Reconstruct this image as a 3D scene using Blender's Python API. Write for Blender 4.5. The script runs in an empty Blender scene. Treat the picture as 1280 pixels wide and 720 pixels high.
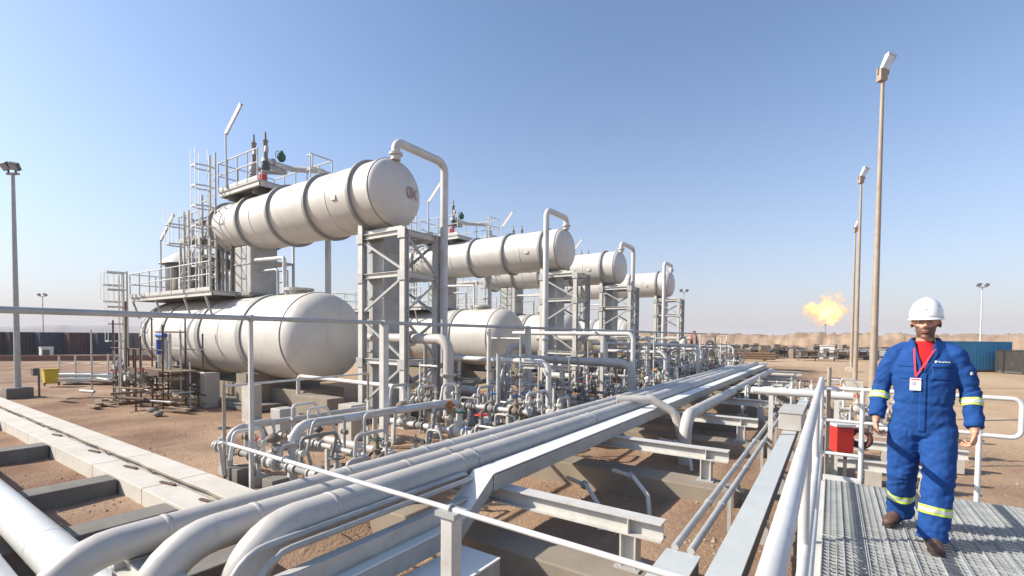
import bpy, bmesh, math, random
from math import sin, cos, pi, radians, sqrt, atan2
from mathutils import Vector, Matrix, noise
random.seed(7)
SC = bpy.context.scene
COL = SC.collection
# ------------------------------------------------------------------ camera
YAW, PITCH, ROLL = radians(34.1), radians(-1.8), radians(0.54)
F0 = Vector((-sin(YAW), cos(YAW), 0)); R0 = Vector((cos(YAW), sin(YAW), 0)); Z0 = Vector((0, 0, 1))
CF = F0*cos(PITCH) + Z0*sin(PITCH); U0 = Z0*cos(PITCH) - F0*sin(PITCH)
CR = R0*cos(ROLL) + U0*sin(ROLL); CU = U0*cos(ROLL) - R0*sin(ROLL)
cam = bpy.data.cameras.new('camera'); camo = bpy.data.objects.new('camera', cam); COL.objects.link(camo)
m = Matrix((( CR.x, CU.x, -CF.x, 0), (CR.y, CU.y, -CF.y, 0), (CR.z, CU.z, -CF.z, 2.75), (0, 0, 0, 1)))
camo.matrix_world = m
cam.sensor_width = 36; cam.lens = 36*591/1280; cam.shift_y = (437.6-360)/1280
cam.clip_start = .05; cam.clip_end = 6000
SC.camera = camo
# ------------------------------------------------------------------ sky + sun
SUN_EL = radians(33); SUN_AZ = Vector((-.828, -.56, 0)).normalized()
w = bpy.data.worlds.new('World'); SC.world = w; w.use_nodes = True
nt = w.node_tree; nt.nodes.clear()
sky = nt.nodes.new('ShaderNodeTexSky'); sky.sky_type = 'NISHITA'; sky.sun_disc = False
sky.sun_elevation = SUN_EL; sky.sun_rotation = atan2(SUN_AZ.x, SUN_AZ.y)
sky.altitude = 0; sky.air_density = 1.0; sky.dust_density = 1.0; sky.ozone_density = 3.5
bg = nt.nodes.new('ShaderNodeBackground'); bg.inputs[1].default_value = .145
out = nt.nodes.new('ShaderNodeOutputWorld')
HZP, HZA, HZC, SAT = 4.6, .86, (3.05, 2.8, 3.1), .98
# dusty air low over the desert: the sky pales evenly towards the horizon all the way round
tcw = nt.nodes.new('ShaderNodeTexCoord'); sx_ = nt.nodes.new('ShaderNodeSeparateXYZ'); nt.links.new(tcw.outputs['Generated'], sx_.inputs[0])
def wm(op, a, b, clamp=False):
    q = nt.nodes.new('ShaderNodeMath'); q.operation = op; q.use_clamp = clamp
    for i, v in enumerate((a, b)):
        if isinstance(v, (int, float)): q.inputs[i].default_value = v
        else: nt.links.new(v, q.inputs[i])
    return q.outputs[0]
hz = wm('MULTIPLY', wm('POWER', wm('SUBTRACT', 1, wm('ABSOLUTE', sx_.outputs[2], 0), True), HZP), HZA)
mxw = nt.nodes.new('ShaderNodeMix'); mxw.data_type = 'RGBA'; mxw.inputs[7].default_value = (*HZC, 1)
nt.links.new(hz, mxw.inputs[0]); nt.links.new(sky.outputs[0], mxw.inputs[6])
hs_ = nt.nodes.new('ShaderNodeHueSaturation'); hs_.inputs['Saturation'].default_value = SAT; nt.links.new(mxw.outputs[2], hs_.inputs['Color'])
nt.links.new(hs_.outputs[0], bg.inputs[0]); nt.links.new(bg.outputs[0], out.inputs[0])
sl = bpy.data.lights.new('sun', 'SUN'); sl.energy = 4.9; sl.angle = radians(.5); sl.color = (1, .93, .82)
so = bpy.data.objects.new('sun', sl); COL.objects.link(so)
sd = SUN_AZ*cos(SUN_EL) + Z0*sin(SUN_EL)
so.rotation_euler = sd.to_track_quat('Z', 'Y').to_euler(); so.location = (-30, -30, 40)
SC.view_settings.view_transform = 'Standard'; SC.view_settings.look = 'None'
SC.view_settings.exposure = 0.52; SC.view_settings.gamma = 1; SC.view_settings.use_curve_mapping = False
SC.cycles.max_bounces = 6; SC.cycles.diffuse_bounces = 2; SC.cycles.use_denoising = True; SC.cycles.volume_bounces = 0

# ------------------------------------------------------------------ mesh collector
def V(*a): return Vector(a[0]) if len(a) == 1 else Vector(a)
def frame(d):
    d = d.normalized(); a = Z0 if abs(d.z) < .95 else Vector((0, 1, 0))
    x = a.cross(d).normalized(); y = d.cross(x); return x, y, d
class MB:
    def __init__(s): s.v = []; s.f = []; s.s = []
    def quadbox(s, P, smooth=False):        # P: 8 points, bottom 4 ccw then top 4
        b = len(s.v); s.v += [tuple(p) for p in P]
        for q in ((3,2,1,0),(4,5,6,7),(0,1,5,4),(1,2,6,5),(2,3,7,6),(3,0,4,7)):
            s.f.append(tuple(b+i for i in q)); s.s.append(smooth)
        return s
    def box(s, c, d, rz=0, M=None):
        hx, hy, hz = d[0]/2, d[1]/2, d[2]/2; c = V(c)
        if M is None: M = Matrix.Rotation(rz, 3, 'Z')
        return s.quadbox([c + M @ V(x, y, z) for z in (-hz, hz) for x, y in ((-hx,-hy),(hx,-hy),(hx,hy),(-hx,hy))])
    def bar(s, p0, p1, w, h, up=None):      # box from p0 to p1, w across, h along 'up'
        p0, p1 = V(p0), V(p1); d = (p1-p0).normalized()
        u = V(up) if up else (Z0 if abs(d.z) < .95 else Vector((0, 1, 0)))
        x = u.cross(d).normalized(); y = d.cross(x)
        P = [p + x*a*w/2 + y*b*h/2 for p in (p0, p1) for a, b in ((-1,-1),(1,-1),(1,1),(-1,1))]
        return s.quadbox(P)
    def ibeam(s, p0, p1, w, h, t=.012, up=None):
        p0, p1 = V(p0), V(p1); d = (p1-p0).normalized()
        u = V(up) if up else (Z0 if abs(d.z) < .95 else Vector((0, 1, 0)))
        x = u.cross(d).normalized(); y = d.cross(x)
        pr = [(-w/2,-h/2),(w/2,-h/2),(w/2,-h/2+t),(t/2,-h/2+t),(t/2,h/2-t),(w/2,h/2-t),(w/2,h/2),(-w/2,h/2),(-w/2,h/2-t),(-t/2,h/2-t),(-t/2,-h/2+t),(-w/2,-h/2+t)]
        b = len(s.v); n = len(pr)
        for p in (p0, p1): s.v += [tuple(p + x*a + y*c) for a, c in pr]
        for i in range(n):
            j = (i+1) % n; s.f.append((b+i, b+j, b+n+j, b+n+i)); s.s.append(False)
        for o, fl in ((0, True), (n, False)):
            for q in ((0,1,2,11),(3,4,9,10),(6,7,8,5)):
                qq = tuple(b+o+i for i in q); s.f.append(qq[::-1] if fl else qq); s.s.append(False)
        return s
    def tube(s, pts, r, n=12, bend=0, seg=6, cap=True, r1=None):
        pts = [V(p) for p in pts]
        if bend > 0 and len(pts) > 2:
            o = [pts[0]]
            for i in range(1, len(pts)-1):
                a, b, c = pts[i-1], pts[i], pts[i+1]
                d0 = (a-b).normalized(); d1 = (c-b).normalized(); ang = d0.angle(d1)
                if ang > pi-.02: o.append(b); continue
                t = min(bend/math.tan(ang/2), (a-b).length*.49, (c-b).length*.49); R = t*math.tan(ang/2)
                ctr = b + (d0+d1).normalized()*(R/sin(ang/2)); s0 = b+d0*t-ctr; s1 = b+d1*t-ctr
                tot = s0.angle(s1); ax = s0.cross(s1).normalized()
                for k in range(seg+1): o.append(ctr + Matrix.Rotation(tot*k/seg, 3, ax) @ s0)
            o.append(pts[-1]); pts = o
        m = len(pts); dirs = []
        for i in range(m):
            if i == 0: d = pts[1]-pts[0]
            elif i == m-1: d = pts[-1]-pts[-2]
            else: d = (pts[i]-pts[i-1]).normalized() + (pts[i+1]-pts[i]).normalized()
            dirs.append(d.normalized())
        x, y, _ = frame(dirs[0]); b = len(s.v)
        for i, p in enumerate(pts):
            d = dirs[i]; x = (x - d*x.dot(d)).normalized(); y = d.cross(x)
            rr = r if r1 is None else r + (r1-r)*i/(m-1)
            for k in range(n):
                a = 2*pi*k/n; s.v.append(tuple(p + x*cos(a)*rr + y*sin(a)*rr))
        for i in range(m-1):
            for k in range(n):
                k2 = (k+1) % n; s.f.append((b+i*n+k, b+i*n+k2, b+(i+1)*n+k2, b+(i+1)*n+k)); s.s.append(True)
        if cap:
            for i, fl in ((0, True), (m-1, False)):
                c = len(s.v); s.v += [s.v[b+i*n+k] for k in range(n)]
                q = tuple(range(c, c+n)); s.f.append(q[::-1] if fl else q); s.s.append(False)
        return s
    def cyl(s, p0, p1, r, n=12, r1=None): return s.tube([p0, p1], r, n, r1=r1)
    def lathe(s, o, ax, prof, n=24, smooth=True, closed=False):   # prof: (along, radius)
        o, ax = V(o), V(ax); x, y, d = frame(ax); b = len(s.v); m = len(prof)
        for t, r in prof:
            for k in range(n):
                a = 2*pi*k/n; s.v.append(tuple(o + d*t + x*cos(a)*r + y*sin(a)*r))
        for i in range(m-1 if not closed else m):
            i2 = (i+1) % m
            for k in range(n):
                k2 = (k+1) % n; s.f.append((b+i*n+k, b+i*n+k2, b+i2*n+k2, b+i2*n+k)); s.s.append(smooth)
        return s
    def dome(s, o, ax, R, h, n=48, m=10):
        return s.lathe(o, ax, [(h*sin(pi/2*i/m), max(R*cos(pi/2*i/m), .004)) for i in range(m+1)], n)
    def ell(s, c, r, n=16, m=10, M=None):
        c = V(c); b = len(s.v); M = M or Matrix.Identity(3)
        for i in range(m+1):
            t = pi*i/m - pi/2
            for k in range(n):
                a = 2*pi*k/n; q = V(cos(a)*max(cos(t), .01)*r[0], sin(a)*max(cos(t), .01)*r[1], sin(t)*r[2]); s.v.append(tuple(c + M @ q))
        for i in range(m):
            for k in range(n):
                k2 = (k+1) % n; s.f.append((b+i*n+k, b+i*n+k2, b+(i+1)*n+k2, b+(i+1)*n+k)); s.s.append(True)
        s.f.append(tuple(b+k for k in range(n))[::-1]); s.s.append(True)
        s.f.append(tuple(b+m*n+k for k in range(n))); s.s.append(True)
        return s
    def torus(s, c, ax, R, r, n=20, m=6):
        c, ax = V(c), V(ax); return s.lathe(c, ax, [(r*sin(2*pi*i/m), R + r*cos(2*pi*i/m)) for i in range(m)], n, True, True)
    def loft(s, secs, n=20):                # closed body through ellipses (centre, rx, ry[, normal])
        b = len(s.v)
        for sec in secs:
            c, rx, ry = V(sec[0]), sec[1], sec[2]
            if len(sec) > 3: x, y, _ = frame(V(sec[3])); x, y = Vector((1,0,0)), V(sec[3]).normalized().cross(Vector((1,0,0)))
            else: x, y = Vector((1,0,0)), Vector((0,1,0))
            for k in range(n):
                a = 2*pi*k/n; s.v.append(tuple(c + x*cos(a)*rx + y*sin(a)*ry))
        for i in range(len(secs)-1):
            for k in range(n):
                k2 = (k+1) % n; s.f.append((b+i*n+k, b+i*n+k2, b+(i+1)*n+k2, b+(i+1)*n+k)); s.s.append(True)
        L = len(secs)-1
        s.f.append(tuple(b+k for k in range(n))[::-1]); s.s.append(True)
        s.f.append(tuple(b+L*n+k for k in range(n))); s.s.append(True)
        return s
    def mesh(s, name, mat, off=(0,0,0)):
        me = bpy.data.meshes.new(name); ox, oy, oz = off
        me.from_pydata([(a-ox, b-oy, c-oz) for a, b, c in s.v], [], s.f)
        me.polygons.foreach_set('use_smooth', s.s)
        if mat: me.materials.append(mat)
        me.update(); return me

ORG = {}
def thing(name, label, cat, loc, group=None):
    o = bpy.data.objects.new(name, None); o.empty_display_size = .2; COL.objects.link(o); o.location = loc
    o['label'] = label; o['category'] = cat
    if group: o['group'] = group
    ORG[o.name] = tuple(loc); return o
def part(name, mb, mat, parent, bev=0):
    off = ORG[parent.name]; o = bpy.data.objects.new(name, mb.mesh(name, mat, off)); COL.objects.link(o)
    o.parent = parent; ORG[o.name] = off
    if parent.type == 'MESH': pass
    if bev: bevel(o, bev)
    return o
def bevel(o, wd, seg=2):
    b = o.modifiers.new('bevel', 'BEVEL'); b.width = wd; b.segments = seg; b.limit_method = 'ANGLE'; b.angle_limit = radians(40)
    b.harden_normals = False
def solo(name, mb, mat, label, cat, loc, group=None, bev=0):
    o = bpy.data.objects.new(name, mb.mesh(name, mat, loc)); COL.objects.link(o); o.location = loc
    o['label'] = label; o['category'] = cat
    if group: o['group'] = group
    if bev: bevel(o, bev)
    ORG[o.name] = tuple(loc); return o
def struct(name, mb, mat):
    o = bpy.data.objects.new(name, mb.mesh(name, mat)); COL.objects.link(o); o['kind'] = 'structure'; ORG[o.name] = (0,0,0); return o
def clone(o, parent=None):
    c = o.copy(); COL.objects.link(c)
    if parent is not None: c.parent = parent
    for ch in list(o.children): clone(ch, c)
    return c
def copy_to(o, loc, label, rz=None, sy=None):
    c = clone(o); c.location = loc; c['label'] = label
    if rz is not None: c.rotation_euler.z = rz
    return c

# ------------------------------------------------------------------ materials
MATS = {}
def mat(name, col, rough=.6, metal=0., col2=None, scale=3., amt=.5, bump=0., bscale=60., det=5., spec=.5, world=False, stretch=None, dirt=None, coat=0):
    if name in MATS: return MATS[name]
    M = bpy.data.materials.new(name); M.use_nodes = True; n = M.node_tree; B = n.nodes['Principled BSDF']
    B.inputs['Roughness'].default_value = rough; B.inputs['Metallic'].default_value = metal
    B.inputs['Specular IOR Level'].default_value = spec; B.inputs['Coat Weight'].default_value = coat
    tc = n.nodes.new('ShaderNodeNewGeometry').outputs['Position'] if world else n.nodes.new('ShaderNodeTexCoord').outputs['Object']
    mp = n.nodes.new('ShaderNodeMapping'); n.links.new(tc, mp.inputs[0])
    if stretch: mp.inputs['Scale'].default_value = stretch
    c2 = col2 or tuple(c*.72 for c in col)
    tx = n.nodes.new('ShaderNodeTexNoise'); tx.inputs['Scale'].default_value = scale; tx.inputs['Detail'].default_value = det; tx.inputs['Roughness'].default_value = .62
    n.links.new(mp.outputs[0], tx.inputs[0])
    mr = n.nodes.new('ShaderNodeMapRange'); mr.inputs[1].default_value = .38; mr.inputs[2].default_value = .68; mr.inputs[4].default_value = amt
    n.links.new(tx.outputs[0], mr.inputs[0])
    mx = n.nodes.new('ShaderNodeMix'); mx.data_type = 'RGBA'; mx.inputs[6].default_value = (*col, 1); mx.inputs[7].default_value = (*c2, 1)
    n.links.new(mr.outputs[0], mx.inputs[0]); last = mx.outputs[2]
    if dirt:                                # second, finer layer of spots / streaks
        t2 = n.nodes.new('ShaderNodeTexNoise'); t2.inputs['Scale'].default_value = dirt[1]; t2.inputs['Detail'].default_value = 8; t2.inputs['Roughness'].default_value = .7
        mp2 = n.nodes.new('ShaderNodeMapping'); n.links.new(tc, mp2.inputs[0]); mp2.inputs['Scale'].default_value = dirt[3] if len(dirt) > 3 else (1,1,1)
        n.links.new(mp2.outputs[0], t2.inputs[0])
        m2 = n.nodes.new('ShaderNodeMapRange'); m2.inputs[1].default_value = .55; m2.inputs[2].default_value = .8; m2.inputs[4].default_value = dirt[2]
        n.links.new(t2.outputs[0], m2.inputs[0])
        x2 = n.nodes.new('ShaderNodeMix'); x2.data_type = 'RGBA'; x2.inputs[7].default_value = (*dirt[0], 1)
        n.links.new(last, x2.inputs[6]); n.links.new(m2.outputs[0], x2.inputs[0]); last = x2.outputs[2]
    n.links.new(last, B.inputs['Base Color'])
    if bump:
        b = n.nodes.new('ShaderNodeTexNoise'); b.inputs['Scale'].default_value = bscale; b.inputs['Detail'].default_value = 4
        n.links.new(mp.outputs[0], b.inputs[0]); bm = n.nodes.new('ShaderNodeBump'); bm.inputs['Strength'].default_value = bump; bm.inputs['Distance'].default_value = .02
        n.links.new(b.outputs[0], bm.inputs['Height']); n.links.new(bm.outputs[0], B.inputs['Normal'])
    MATS[name] = M; return M
TANK = mat('cream_tank_paint', (.64,.61,.555), .45, 0, (.53,.495,.44), .7, .8, .04, 2.2, dirt=((.36,.28,.20), 1.8, .55, (1.6,1.6,.22)))
RING = mat('tank_band_grey', (.31,.305,.285), .6, 0, None, 2, .5, .05)
SEAM = mat('seam_dark', (.22,.21,.19), .7)
WHITE = mat('white_pipe_paint', (.66,.645,.615), .42, 0, (.51,.49,.455), 1.6, .8, .03, 8, dirt=((.33,.255,.18), 5, .7))
DUSTY = mat('dusty_grey_steel', (.26,.25,.235), .7, .1, (.22,.20,.18), 4, .7, dirt=((.28,.20,.14), 6, .6))
BROWNP = mat('brown_pipe', (.22,.13,.075), .85, 0, (.12,.07,.045), 3, .7)
MUD = mat('mud_brown_paint', (.24,.19,.14), .85, 0, (.15,.11,.08), 5, .7)
STEEL = mat('galvanised_steel', (.45,.445,.42), .5, .12, (.32,.315,.295), 3, .7, .05, 20, dirt=((.35,.25,.17), 5, .35))
STEELW = mat('pale_painted_steel', (.60,.58,.53), .5, 0, (.46,.44,.40), 2.5, .7, .04, 20, dirt=((.33,.235,.15), 6, .55))
ALU = mat('aluminium_cladding', (.53,.495,.445), .46, 0, (.42,.39,.35), 1.5, .8, .06, 9, dirt=((.30,.245,.19), 5, .6), spec=.4)
DARK = mat('dark_steel', (.12,.12,.12), .6, .2, (.07,.06,.05), 4, .6)
RUST = mat('rusty_steel', (.13,.08,.055), .85, 0, (.10,.06,.04), 5, .7, .2)
RPOLE = mat('weathered_pole_paint', (.40,.33,.26), .6, .1, (.30,.22,.15), 2, .7, dirt=((.30,.14,.06), 5, .6))
CONC = mat('concrete', (.50,.46,.40), .9, 0, (.36,.33,.28), 1.7, .7, .25, 45, world=True, dirt=((.26,.20,.14), 3.5, .55))
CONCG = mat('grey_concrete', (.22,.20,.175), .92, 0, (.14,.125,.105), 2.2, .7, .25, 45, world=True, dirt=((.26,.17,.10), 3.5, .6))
BROWNC = mat('brown_concrete', (.30,.25,.19), .92, 0, (.2,.16,.12), 1.2, .6, .2, 40, world=True)
BLUE = mat('blue_paint', (.03,.10,.35), .45)
GREEN = mat('green_paint', (.03,.13,.085), .5)
RED = mat('red_paint', (.62,.035,.025), .4, 0, (.5,.03,.02), 4, .5)
ORANGE = mat('orange_paint', (.50,.20,.06), .5)
YELLOW = mat('yellow_plastic', (.60,.44,.04), .5)
LAMPW = mat('lamp_glass', (.80,.80,.78), .2)
WOOD = mat('weathered_timber', (.29,.215,.145), .85, 0, (.22,.15,.09), 6, .7, .15, 30)
BLACKR = mat('black_rubber', (.03,.03,.03), .7)

# ------------------------------------------------------------------ ground
def ground_material():
    M = bpy.data.materials.new('desert_soil'); M.use_nodes = True; n = M.node_tree; B = n.nodes['Principled BSDF']
    B.inputs['Roughness'].default_value = .95; B.inputs['Specular IOR Level'].default_value = .15
    g = n.nodes.new('ShaderNodeNewGeometry').outputs['Position']
    def nz(sc, det=6, ro=.6, dist=0, st=None):
        t = n.nodes.new('ShaderNodeTexNoise'); t.inputs['Scale'].default_value = sc; t.inputs['Detail'].default_value = det
        t.inputs['Roughness'].default_value = ro; t.inputs['Distortion'].default_value = dist
        if st:
            mp = n.nodes.new('ShaderNodeMapping'); mp.inputs['Scale'].default_value = st; n.links.new(g, mp.inputs[0]); n.links.new(mp.outputs[0], t.inputs[0])
        else: n.links.new(g, t.inputs[0])
        return t.outputs[0]
    def rng(s, a, b, c=0, d=1):
        r = n.nodes.new('ShaderNodeMapRange'); n.links.new(s, r.inputs[0])
        for i, x in enumerate((a, b, c, d)): r.inputs[i+1].default_value = x
        return r.outputs[0]
    def mix(f, a, b):
        x = n.nodes.new('ShaderNodeMix'); x.data_type = 'RGBA'
        if isinstance(f, float): x.inputs[0].default_value = f
        else: n.links.new(f, x.inputs[0])
        for i, q in ((6, a), (7, b)):
            if isinstance(q, tuple): x.inputs[i].default_value = (*q, 1)
            else: n.links.new(q, x.inputs[i])
        return x.outputs[2]
    base = mix(rng(nz(.06, 5), .35, .65), (.44,.30,.175), (.56,.40,.255))
    # redder, darker soil around the pipe rack, and shadow painted in across the valve strip (x > -14)
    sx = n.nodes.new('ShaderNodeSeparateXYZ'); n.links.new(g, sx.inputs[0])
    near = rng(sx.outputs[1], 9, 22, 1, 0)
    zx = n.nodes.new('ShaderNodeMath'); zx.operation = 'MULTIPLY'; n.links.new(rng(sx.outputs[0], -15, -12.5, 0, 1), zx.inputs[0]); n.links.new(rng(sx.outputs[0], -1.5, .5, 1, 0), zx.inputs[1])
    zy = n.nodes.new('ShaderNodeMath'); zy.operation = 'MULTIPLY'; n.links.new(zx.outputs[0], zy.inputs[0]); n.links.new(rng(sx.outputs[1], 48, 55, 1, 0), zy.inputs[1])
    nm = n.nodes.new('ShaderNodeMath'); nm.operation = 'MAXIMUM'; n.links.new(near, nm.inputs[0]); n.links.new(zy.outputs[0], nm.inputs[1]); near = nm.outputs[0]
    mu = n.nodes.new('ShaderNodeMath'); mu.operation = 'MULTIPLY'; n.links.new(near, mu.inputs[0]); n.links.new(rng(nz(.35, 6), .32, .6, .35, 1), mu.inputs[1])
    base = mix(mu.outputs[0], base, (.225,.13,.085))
    base = mix(rng(nz(.9, 8, .7, .6), .5, .75, 0, .55), base, (.24,.14,.09))
    base = mix(rng(nz(.23, 5, .6, 0, (1, .16, 1)), .5, .7, 0, .45), base, (.60,.43,.29))   # wheel tracks and wind streaks
    base = mix(rng(nz(14, 6, .75), .45, .8, 0, .4), base, (.20,.125,.085))
    base = mix(rng(nz(60, 3, .7), .55, .75, 0, .3), base, (.62,.50,.38))
    n.links.new(base, B.inputs['Base Color'])
    ad = n.nodes.new('ShaderNodeMath'); ad.operation = 'ADD'; n.links.new(nz(6, 8, .7), ad.inputs[0])
    vo = n.nodes.new('ShaderNodeTexVoronoi'); vo.inputs['Scale'].default_value = 22; n.links.new(g, vo.inputs[0])
    m3 = n.nodes.new('ShaderNodeMath'); m3.operation = 'MULTIPLY'; m3.inputs[1].default_value = .22; n.links.new(vo.outputs[0], m3.inputs[0]); n.links.new(m3.outputs[0], ad.inputs[1])
    bm = n.nodes.new('ShaderNodeBump'); bm.inputs['Strength'].default_value = .7; bm.inputs['Distance'].default_value = .06
    n.links.new(ad.outputs[0], bm.inputs['Height']); n.links.new(bm.outputs[0], B.inputs['Normal'])
    return M
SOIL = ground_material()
def gz(x, y):
    pit = 0
    if x < -5.6 and y < 3.3: pit = -.14
    elif x > -2.2 or y > 30 or y < .5: pit = 0
    elif x > -5.6 and y > .5: pit = -.16
    r = pit + 0.045*noise.noise(V(x*.5, y*.5, 0)) + .02*noise.noise(V(x*2.1, y*2.1, 3))
    return r - .03
def ground():
    # graded grid: fine near, coarse to the horizon, one sheet
    def axis(fine0, fine1, st, far):
        a = [fine0 + st*i for i in range(int((fine1-fine0)/st)+1)]
        s = st; x = a[-1]
        while x < far: s *= 1.35; x += s; a.append(x)
        s = st; x = a[0]; l = []
        while x > -far: s *= 1.35; x -= s; l.append(x)
        return l[::-1] + a
    X = axis(-30, 6, .3, 2500); Y = axis(-2, 32, .3, 2500); mb = MB(); W = len(X)
    for y in Y:
        for x in X:
            d = sqrt(x*x+y*y); z = gz(x, y)
            if d > 60: z += min((d-60)/60, 1)*(.25*noise.noise(V(x*.02, y*.02, 5)) )
            if d > 200: z += min((d-200)/400, 1)*(1.6*noise.noise(V(x*.006, y*.006, 9)) - .6)
            mb.v.append((x, y, z))
    for j in range(len(Y)-1):
        for i in range(W-1): mb.f.append((j*W+i, j*W+i+1, (j+1)*W+i+1, (j+1)*W+i)); mb.s.append(True)
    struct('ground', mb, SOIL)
ground()
SANDH = mat('sand_ridge', (.41,.285,.185), .95, 0, (.23,.155,.105), .35, .95, .8, 1.2, world=True, dirt=((.15,.105,.075), .9, .85, (1,1,4)))
FARH = mat('far_plain', (.36,.33,.31), .95, 0, (.27,.25,.24), .02, .6, world=True)
def ridge(name, p0, p1, h, wd, mt, seed, n=120):
    p0, p1 = V(*p0, 0), V(*p1, 0); d = (p1-p0).normalized(); nrm = V(-d.y, d.x, 0); mb = MB(); L = (p1-p0).length; K = 9
    for i in range(n+1):
        t = i/n; e = min(1, t*8, (1-t)*8); hh = h*e*(.85 + .16*noise.noise(V(t*L*.03, seed, 0)) + .10*noise.noise(V(t*L*.16, seed, 4)) + .05*noise.noise(V(t*L*.6, seed, 7)))
        for k in range(K):
            u = k/(K-1)*2-1
            mb.v.append(tuple(p0 + d*L*t + nrm*(u*wd + 1.2*noise.noise(V(i*.4, k, seed))) + Z0*(-.4 + max(0, hh*min(1,(1-u*u)*1.6)*(1+.22*noise.noise(V(i*.9, k*1.3, seed+2)))))))
    for i in range(n):
        for k in range(K-1): mb.f.append((i*K+k, i*K+k+1, (i+1)*K+k+1, (i+1)*K+k)); mb.s.append(True)
    struct(name, mb, mt)
ridge('sand_berm', (-70, 118), (75, 112), 4.6, 10, SANDH, 3, 260)
ridge('sand_berm', (-20, 175), (240, 70), 4.6, 18, SANDH, 8)
ridge('far_hills', (-520, 60), (-80, 560), 8, 60, FARH, 21, 160)
ridge('far_hills', (-560, -160), (-420, 200), 7, 60, FARH, 31, 120)
ridge('far_hills', (-140, 520), (560, 330), 3.2, 60, SANDH, 41, 160)
def gravel():
    mb = MB(); rnd = random.Random(4)
    ico = [(0,0,1),(.9,0,.2),(.3,.85,.2),(-.7,.5,.2),(-.7,-.5,.2),(.3,-.85,.2),(0,0,-.4)]
    fs = [(0,i,i%5+1) for i in range(1,6)] ; fs = [(0,i,(i%5)+1) for i in range(1,6)] + [(6,(i%5)+1,i) for i in range(1,6)]
    for _ in range(10000):
        x = rnd.uniform(-24, 4); y = rnd.uniform(.5, 18)**1.0; s = rnd.choice((.008,.012,.012,.018,.018,.03))*rnd.uniform(.7,1.3)
        if rnd.random() < .55: x = rnd.uniform(-13, 3); y = rnd.uniform(1, 10)
        if noise.noise(V(x*.7, y*.7, 2)) < -.15: continue
        if .0 < x < 2.2 and .5 < y < 6.5: pass
        z = gz(x, y); z += 0; a = rnd.uniform(0, 6.28); b = len(mb.v); sx, sy, sz = s*rnd.uniform(.7,1.4), s*rnd.uniform(.7,1.4), s*rnd.uniform(.5,1)
        for q in ico: mb.v.append((x + (q[0]*cos(a)-q[1]*sin(a))*sx, y + (q[0]*sin(a)+q[1]*cos(a))*sy, z + q[2]*sz))
        for f in fs: mb.f.append(tuple(b+i for i in f)); mb.s.append(False)
    o = bpy.data.objects.new('gravel', mb.mesh('gravel', mat('gravel_stone', (.46,.34,.25), .95, 0, (.24,.165,.12), 9, .9, world=True))); COL.objects.link(o)
    o['kind'] = 'stuff'; o['label'] = 'loose stones and clods scattered over the red brown soil'; o['category'] = 'gravel'
gravel()
# ------------------------------------------------------------------ process vessels (four trains)
AX = [10.25, 21.5, 29.0, 40.3]
ORD = ['nearest', 'second nearest', 'third', 'farthest']
def bolts(mb, o, ax, R, n, r=.012, t=.03):
    x, y, d = frame(V(ax)); o = V(o)
    for k in range(n):
        a = 2*pi*k/n; c = o + x*cos(a)*R + y*sin(a)*R; mb.cyl(c - d*t, c + d*t, r, 6)
def flange(parent, o, ax, R, t=.03, mt=None, name='flange'):
    mb = MB(); o = V(o); d = V(ax).normalized()
    mb.lathe(o, d, [(-t, .001), (-t, R), (-.004, R), (-.004, R*.97), (.004, R*.97), (.004, R), (t, R), (t, .001)], 20, False)
    bolts(mb, o, d, R*.84, 8, R*.06, t*1.5); return part(name, mb, mt or STEEL, parent)

def make_lower(Y):
    t = thing('lower_tank', '', 'tank', (-20.7, Y, 0), 'big horizontal tanks in the lower row')
    R, zc = 1.6, 2.62; o = (-26.3, Y, zc)
    part('shell', MB().lathe((-27.2, Y, zc), (1,0,0), [(0, R), (3, R), (6, R), (9, R), (12, R)], 72), TANK, t)
    part('end_head', MB().dome((-15.2, Y, zc), (1,0,0), R*.995, 1.1, 72, 14), TANK, t)
    part('end_head', MB().dome((-27.2, Y, zc), (-1,0,0), R*.995, .8, 72, 10), TANK, t)
    for x, wd in ((-17.9, .30), (-21.2, .30), (-24.6, .30), (-26.6, .2)):
        part('band', MB().lathe((x, Y, zc), (1,0,0), [(-wd/2, R-.01), (-wd/2, R+.055), (wd/2, R+.055), (wd/2, R-.01)], 72, False), RING, t)
    for x in (-15.2, -19.5, -22.8):
        part('weld_seam', MB().lathe((x, Y, zc), (1,0,0), [(-.02, R), (-.015, R+.012), (.015, R+.012), (.02, R)], 72), SEAM if x == -15.2 else TANK, t)
    # nozzles on top and below
    mb = MB(); mb.cyl((-16.6, Y, zc+R-.1), (-16.6, Y, zc+R+.12), .30, 24); part('manway', mb, TANK, t)
    flange(t, (-16.6, Y, zc+R+.16), (0,0,1), .52, .045, STEELW)
    part('nozzle', MB().cyl((-17.4, Y, zc+R-.1), (-17.4, Y, zc+R+.22), .09, 12), STEEL, t)
    part('saddle', MB().bar((-17.9, Y-1.15, 1.55), (-17.9, Y+1.15, 1.55), .16, .8), RING, t)
    part('saddle', MB().bar((-24.4, Y-1.15, 1.55), (-24.4, Y+1.15, 1.55), .16, .8), RING, t)
    return t
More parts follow.
